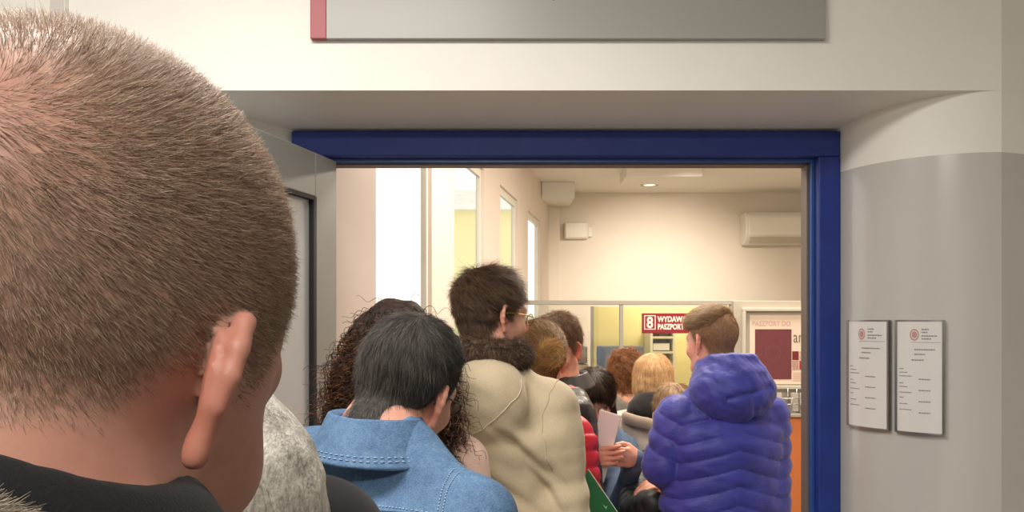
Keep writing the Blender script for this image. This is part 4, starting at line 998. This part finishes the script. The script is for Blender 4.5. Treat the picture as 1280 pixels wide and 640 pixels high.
# green folder held under his arm
fo = empty('folder', tuple(P(735, 588, 2.46)), 0, 'green card folder held beside the beige coat', 'folder')
fb = P(735, 588, 2.46); fv = [P(735, 588, 2.46), P(771, 641, 2.46), P(745, 760, 2.44), P(668, 720, 2.42)]; fv = [x - fb for x in fv]
mb = MB(); mb.hexa([fv[0], fv[1], fv[2], fv[3]] + [x + np.array([0, .012, 0]) for x in fv]); mb.build('folder_cover', plain('green_card', C(22, 100, 58), .35, .05), fo, bev=.001)
mb = MB(); mb.tube([fv[0] + [.001, .004, .003], fv[1] + [.002, .004, .002]], .0016, 6); mb.build('paper_edge', plain('pale_edge', C(196, 210, 190), .6), fo)
pm = P(757, 634, 2.458) - fb; MB().add([pm + [-.004, 0, -.002], pm + [.002, 0, -.006], pm + [.006, 0, .004], pm + [.0, 0, .002], pm + [-.008, 0, .008]], [(0, 1, 2, 3, 4)]).build('logo_mark', plain('pale_mark', C(150, 190, 160), .6), fo)
# ======== woman with the bun in the red jacket
rw = Person(*RW, sw=.150, hd=(.010, .028), arms=RWARMS); rw.root('woman with light brown hair in a bun and a red quilted jacket')
rw.build_body(skinmat('skin_fair_warm', C(230, 172, 146)), .005)
hv = lambda p: hair_sdf(p, .012, -.006, .004, 3, .003, 50, base=rw.base)
v, f = surfnet(hv, (-.13, -.16, -.13), (.13, .13, .18), .005)
M_lb = hairmat('light_brown_hair', [C(92, 64, 44), C(142, 106, 72), C(184, 146, 102), C(226, 190, 140)])
BC = A(.014, -.134, .016)
rw.strands('hair', hv, v, f, M_lb, 13000, lambda c: (c[:, 2] > hair_low(c[:, 1], -.006) - .012) * 1., .045, lambda p: (BC - p).astype(np.float32), 5, .06, .10, r=.0004)
def bun(p):
    q = p - BC; r = np.sqrt(q[:, 0] ** 2 + q[:, 2] ** 2); return np.minimum(np.sqrt((r - .018) ** 2 + q[:, 1] ** 2) - .014, ell(p, BC, (.022, .018, .022))) - .002 * wob(p, 120, 2)
v, f = surfnet(bun, tuple(BC - A(.06,.06,.06)), tuple(BC + A(.06,.06,.06)), .003)
o = rw.strands('hair_bun', bun, v, f, hairmat('golden_bun', [C(150, 108, 62), C(214, 168, 108), C(246, 210, 150)]), 4500, lambda c: np.ones(len(c)), .035, lambda p: np.cross(A(.1, 1, .2)[None], p - BC).astype(np.float32), 6, .22, .35, r=.0007, seed=6)
M_redj = plain('red_nylon', C(206, 30, 52), .38, .06, 10, bump=.1)
def quilt(p, d, h, pitch, amp): return d - amp * np.sqrt(np.abs(np.sin(math.pi * h / pitch))) + amp * .6
def rj(p):
    t_ = quilt(p, rw.torso(p, .026), p[:, 2], .052, .010); a, s_ = rw.arms_d(p, .026); a = quilt(p, a, s_, .052, .011)
    d = smin(t_, a, .02) - .002 * wob(p, 40, 4); c = collar2d(p, (0, -.03, rw.nb + .06), [(.086, -.03), (.078, .030)], .010, 1.02, .15, .2); return smax(smin(d, c, .015), -rw.neck(p, .010), .01)
lo, hi = rw.box(.14); sdf_obj('jacket', rj, lo, hi, .006, M_redj, rw.r, fix=True)
rw.legs(M_tr_dark)

# ======== man in the black leather jacket, turned towards the queue
lm_ = Person(*LM_, sw=.18, girth=.0, hd=(-.005, .006), ear=1.05); lm_.root('brown haired man in an open black leather jacket, head bowed')
lm_.build_body(skinmat('skin_tan', C(206, 142, 116), C(110, 84, 66)), .004, lambda q: lm_.hair_skin(q) * .8)
hv = lambda p: hair_sdf(p, .013, -.002, .012, 5, .005, 50, base=lm_.base)
v, f = surfnet(hv, (-.13, -.16, -.13), (.13, .14, .19), .005)
lm_.strands('hair', hv, v, f, hairmat('brown_hair', [C(72, 52, 38), C(104, 78, 56), C(138, 106, 76), C(172, 138, 102)]), 14000, lambda c: (c[:, 2] > hair_low(c[:, 1]) - .010) * 1., .026, rad_comb((0, -.04, .135), .4), 5, .28, .28, r=.00045)
M_lth = plain('black_leather_jacket', C(46, 41, 38), .42, .15, 14, bump=.25, bscale=60, coat=.1)
def lopen(p): return np.abs(p[:, 0] + .01) - (.035 + .10 * np.clip((p[:, 2] - lm_.nb + .22) / .28, 0, 1))
def lj(p):
    d = smin(lm_.torso(p, .024), lm_.arms_d(p, .020)[0], .035) - .006 * wob(p, 30, 9) - .002 * wob(p, 80, 3)
    c = collar2d(p, (0, -.025, lm_.nb + .055), [(.082, -.03), (.079, .024), (.086, .028), (.118, -.03)], .005, 1.0, .75, .2)
    d = np.minimum(d, c); d = smax(d, -lm_.neck(p, .012), .01)
    return smax(d, -np.maximum(lopen(p), .075 - p[:, 1]), .008)
lo, hi = lm_.box(.14); sdf_obj('jacket', lj, lo, hi, .006, M_lth, lm_.r, fix=True)
M_pk = fabric('dusty_pink_cotton', C(196, 140, 134), .85, .08, 10)
def ls(p): return smax(smin(lm_.torso(p, .008), lm_.arms_d(p, -.006)[0], .03) - .002 * wob(p, 26, 2), -lm_.neck(p, .006), .008)
lo, hi = lm_.box(.08); sdf_obj('shirt', ls, lo, hi, .009, M_pk, lm_.r)
seam('zip', lj, [(.09, .16, lm_.nb + .02), (.06, .17, lm_.nb - .12), (.035, .17, lm_.nb - .3)], .003, M_chrome, lm_.r, 30)
lm_.legs(M_tr_dark)

# ======== dark haired woman in a denim jacket, reading a folded paper
hw_ = Person(*HW, sw=.142, arms=HWARMS, hand_kw=dict(R=dict(curl=(.12, .3, .25)), L=dict(curl=(.12, .3, .25)))); hw_.root('woman with long straight dark hair in a blue denim jacket, reading a folded paper')
hw_.build_body(skinmat('skin_warm', C(226, 164, 136)), .0045)
def dvol(p):
    d = ell(p, (0, -.018, .036), (.092, .114, .102)); d = smin(d, ell(p, (0, -.060, -.12), (.100, .060, .15)), .06); d = smax(d, -ell(p, (0, .105, -.05), (.066, .085, .10)), .02); return d - .003 * wob(p, 40, 4)
v, f = surfnet(dvol, (-.15, -.17, -.32), (.15, .14, .17), .006)
hw_.strands('hair', dvol, v, f, hairmat('near_black_hair', [C(26, 19, 16), C(40, 29, 24), C(58, 42, 33), C(120, 88, 54)]), 9000, lambda c: np.ones(len(c)), .08, lambda p: (A(0, -.02, -1)[None] + (p - A(0, 0, .14)) * A(1, 1, 0) * 4).astype(np.float32), 5, .04, .06, r=.0006)
def hj(p):
    d = smin(hw_.torso(p, .016), hw_.arms_d(p, .004)[0], .035) - .004 * wob(p, 24, 5); c = collar2d(p, (0, -.03, hw_.nb + .05), [(.075, -.02), (.078, .03), (.11, -.02)], .005, 1, .2, .2)
    return smax(np.minimum(d, c), -hw_.neck(p, .01), .01)
t = NT('dark_denim'); a = t.noise(9, 5, .65); t.col(t.ramp(a, [(.3, C(56, 70, 94)), (.7, C(98, 118, 146))])); t.set(Roughness=.85); t.bump(t.noise(300, 2), .3, .0015); M_dd = t.m
lo, hi = hw_.box(.13); sdf_obj('jacket', hj, lo, hi, .006, M_dd, hw_.r, fix=True)
hw_.legs(M_tr_dark)
ev = [P(749.5, 512.5, 3.08), P(776, 520.5, 3.08), P(754, 604, 3.12), P(736, 598, 3.12)]; eb = ev[3].copy(); ev = [x - eb for x in ev]
en = empty('paper_sheet', tuple(eb), 0, 'long folded white paper held upright between two hands', 'paper')
mid = lambda i, j, dy: (ev[i] + ev[j]) / 2 + np.array([0, dy, 0])
mb = MB(); mb.hexa([ev[0], ev[1], ev[2], ev[3]] + [x + np.array([0, .003, 0]) for x in ev]); mb.build('front_sheet', plain('white_paper', C(246, 240, 232), .7, .02), en)
mb = MB(); mb.hexa([x + np.array([.004, .004, .002]) for x in ev] + [x + np.array([.004, .006, .002]) for x in ev]); mb.build('rear_sheet', plain('white_paper_back', C(226, 214, 202), .7, .02), en)

# ======== person with ginger brown hair at the counter
gb = Person(*GB, sw=.16); gb.root('person with short wavy ginger brown hair in grey, standing at the counter')
M_skf = skinmat('skin_far', C(224, 168, 142)); gb.build_body(M_skf, .007)
hv = lambda p: hair_sdf(p, .022, .02, .01, 6, .012, 45, base=gb.base)
v, f = surfnet(hv, (-.14, -.17, -.14), (.14, .14, .19), .006)
gb.strands('hair', hv, v, f, hairmat('ginger_brown_hair', [C(80, 46, 24), C(120, 72, 38), C(160, 100, 54), C(196, 136, 80)]), 7000, lambda c: np.ones(len(c)), .03, rad_comb((0, -.04, .13), .8), 5, .25, .4, r=.0008)
M_gr = fabric('grey_wool', C(122, 116, 110), .9, .08, 8)
def gbj(p): return smax(smin(gb.torso(p, .03), gb.arms_d(p, .018)[0], .04) - .004 * wob(p, 22, 4), -gb.neck(p, .01), .01)
lo, hi = gb.box(); sdf_obj('jumper', gbj, lo, hi, .009, M_gr, gb.r)
gb.legs(M_tr_dark)

# ======== blonde woman in the pale coat
bw = Person(*BW, sw=.165); bw.root('woman with a blonde bob in a pale grey coat with a black hood')
bw.build_body(M_skf, .006)
def bob(p):
    d = ell(p, (0, -.016, .034), (.097, .116, .106)); d = smin(d, ell(p, (0, -.030, -.045), (.098, .092, .075)), .05); d = smax(d, -ell(p, (0, .105, -.05), (.066, .085, .10)), .02); d = smax(d, -.098 - p[:, 2], .012); return d - .002 * wob(p, 40, 4)
v, f = surfnet(bob, (-.15, -.17, -.15), (.15, .14, .18), .005)
M_bl = hairmat('blonde_hair', [C(176, 128, 82), C(214, 168, 116), C(236, 198, 148), C(246, 220, 180)])
bw.strands('hair', bob, v, f, M_bl, 11000, lambda c: np.ones(len(c)), .05, lambda p: (A(0, 0, -1)[None] + (p - A(0, -.03, .14)) * A(1, 1, 0) * 5).astype(np.float32), 5, .03, .06, r=.0006)
M_pc = fabric('pale_grey_wool', C(206, 192, 182), .9, .05, 6, fold=.2)
def bwj(p):
    d = smin(bw.torso(p, .034, hem=bw.hip - .45, flare=.03), bw.arms_d(p, .026)[0], .04)
    an = np.arctan2(p[:, 0], p[:, 1]); d = d -   .008 * np.sin(an * 9 + 2) * np.clip((bw.nb - .15 - p[:, 2]) * 3, 0, 1) - .004 * wob(p, 18, 4); return smax(d, -bw.neck(p, .02), .01)
lo, hi = bw.box(.2, bw.hip - .5); sdf_obj('coat', bwj, lo, hi, .009, M_pc, bw.r)
def bwh(p):
    d = ell(p, (0, -.10, bw.nb + .05), (.150, .085, .085)); d = smin(d, collar2d(p, (0, -.03, bw.nb + .06), [(.10, -.04), (.094, .035)], .018, 1, 0, .2), .03); return smax(d - .005 * wob(p, 28, 5), -bw.neck(p, .02), .01)
sdf_obj('hood', bwh, (-.2, -.24, bw.nb - .1), (.2, .12, bw.nb + .2), .006, fabric('black_hood_cloth', C(34, 31, 32), .9), bw.r)[0]['label'] = 'black hood lining'
def bwe(p):
    q = p - A(0, -.10, bw.nb - .02); r = np.sqrt((q[:, 0]) ** 2 + (q[:, 1] * 1.55) ** 2); z = q[:, 2] + .28 * q[:, 1] * 0 - .35 * np.abs(q[:, 0]) * .6
    d = ell(np.stack([r - .155, z, np.zeros_like(r)], 1).astype(np.float32), (0, 0, 0), (.020, .030, 1)); return smax(d, q[:, 1] - .06, .01) - .003 * wob(p, 30, 2)
sdf_obj('hood_edge', bwe, (-.22, -.26, bw.nb - .12), (.22, .08, bw.nb + .1), .006, fabric('warm_grey_cloth', C(168, 150, 134), .9), bw.r)
bw.legs(M_tr_grey)

# ======== smaller person beside the blue jacket
sp = Person(*SPN, sw=.15, arms=SPARMS, hand_kw=dict(R=dict(curl=(.3, .4, .4)))); sp.root('smaller person with light brown hair in a dark quilted jacket, behind the blue jacket')
sp.build_body(M_skf, .006)
hv = lambda p: hair_sdf(p, .014, .012, .006, 6, .004, 45, base=sp.base)
v, f = surfnet(hv, (-.14, -.17, -.14), (.14, .14, .19), .006)
sp.strands('hair', hv, v, f, hairmat('sandy_hair', [C(122, 94, 66), C(160, 128, 94), C(190, 158, 120)]), 6000, lambda c: np.ones(len(c)), .03, rad_comb((0, -.04, .13), .3), 5, .08, .15, r=.0006)
M_dq = plain('dark_green_nylon', C(40, 46, 46), .5, .1, 12, bump=.1)
def spj(p):
    t_ = quilt(p, sp.torso(p, .022), p[:, 2], .05, .008); a, s_ = sp.arms_d(p, .026, .92); a = quilt(p, a, s_, .05, .010); return smax(smin(t_, a, .02) - .002 * wob(p, 40, 4), -sp.neck(p, .010), .01)
lo, hi = sp.box(.14); sdf_obj('jacket', spj, lo, hi, .0065, M_dq, sp.r)
sp.legs(M_tr_dark)

# ======== young man in the blue puffer jacket
bp = Person(*BP, slope=.04, sw=.168, girth=.012, ear=1.05, hd=(-.03, .03), arms=BPARMS); bp.root('young man with cropped sides in a royal blue quilted hooded jacket')
bp.build_body(skinmat('skin_rosy', C(236, 172, 150), C(150, 112, 84)), .004, lambda q: bp.hair_skin(q, .012, .05) * .85)
def topv(p):
    d = ell(p, (0, .004, .072), (.078, .106, .066)); d = smax(d, (.052 - .12 * (p[:, 1]) * -1 - p[:, 2]) , .010); d = smax(d, -.070 - .4 * (p[:, 2] - .06) - p[:, 1], .02); return d - .003 * wob(p, 55, 3)
v, f = surfnet(topv, (-.11, -.14, -.0), (.11, .15, .18), .004)
M_sb = hairmat('fair_brown_hair', [C(104, 78, 52), C(140, 108, 76), C(172, 138, 100), C(204, 172, 132)])
rs = np.random.RandomState(4); ro = roots_on(v, f, 12000, lambda c: np.ones(len(c)), rs)
pa = grow(topv, ro, .028, 5, lambda p: mixcomb(p, -.15, 1, .15), .18, .16, rs)
hm = bp.base
r2 = roots_on(bp.bv, bp.bfc, 16000, lambda c: (smooth01((bp.hp(c)[:, 2] - hair_low(bp.hp(c)[:, 1])) / .02) * (bp.hp(c)[:, 2] < .10) * (np.abs(bp.hp(c)[:, 0]) < .086)), rs)
pb_ = grow(hm, bp.hp(r2), .007, 5, lambda p: mixcomb(p, 0, .1, -1), .35, .2, rs)
hair_obj('hair', bp, v, f, [strands_mesh(pa.astype(np.float32), .00045, .00012), strands_mesh(pb_.astype(np.float32), .00025, .0001)], M_sb)
t = NT('royal_blue_nylon'); a = t.noise(14, 4, .6); t.col(t.ramp(a, [(.3, C(46, 50, 138)), (.7, C(66, 70, 172))])); t.set(Roughness=.5); t.b.inputs['Sheen Weight'].default_value = .15; t.bump(t.noise(55, 4, .65, stretch=(1, 1, 2.2)), .35, .006); M_bluej = t.m
def bpj(p):
    h = p[:, 2] + .30 * np.minimum(np.abs(p[:, 0]), .19)
    t_ = quilt(p, bp.torso(p, .032, flare=.012), h, .066, .011); a, s_ = bp.arms_d(p, .032, .97); a = quilt(p, a, s_ + .25 * p[:, 1], .068, .011)
    d = smin(t_, a, .008) - .0025 * wob(p, 40, 4); return smax(d, -bp.neck(p, .012), .01)
lo, hi = bp.box(.16); sdf_obj('jacket', bpj, lo, hi, .0055, M_bluej, bp.r, fix=True)
hz_ = bp.nb + .005
def bph(p):
    d = ell(p, (0.0, -.118, hz_ + .015), (.150, .090, .105)); d = smin(d, collar2d(p, (0, -.03, hz_ + .055), [(.125, -.05), (.094, .055)], .020, 1.0, .1, .25), .06)
    q = p - A(.03, -.2, hz_ + .02); cr = -.010 * np.exp(-(np.abs(q[:, 2] - .25 * q[:, 0]) / .012) ** 2) * (np.abs(q[:, 0]) < .09) - .006 * np.exp(-((q[:, 0] + .3 * q[:, 2]) / .010) ** 2) * (q[:, 2] < 0)
    d = d - cr - .007 * wob(p, 26, 5) - .003 * wob(p, 70, 2); return smax(d, -bp.neck(p, .018), .012)
sdf_obj('hood', bph, (-.21, -.26, hz_ - .17), (.21, .14, hz_ + .17), .0048, M_bluej, bp.r, fix=True)
bp.legs(M_tr_dark)
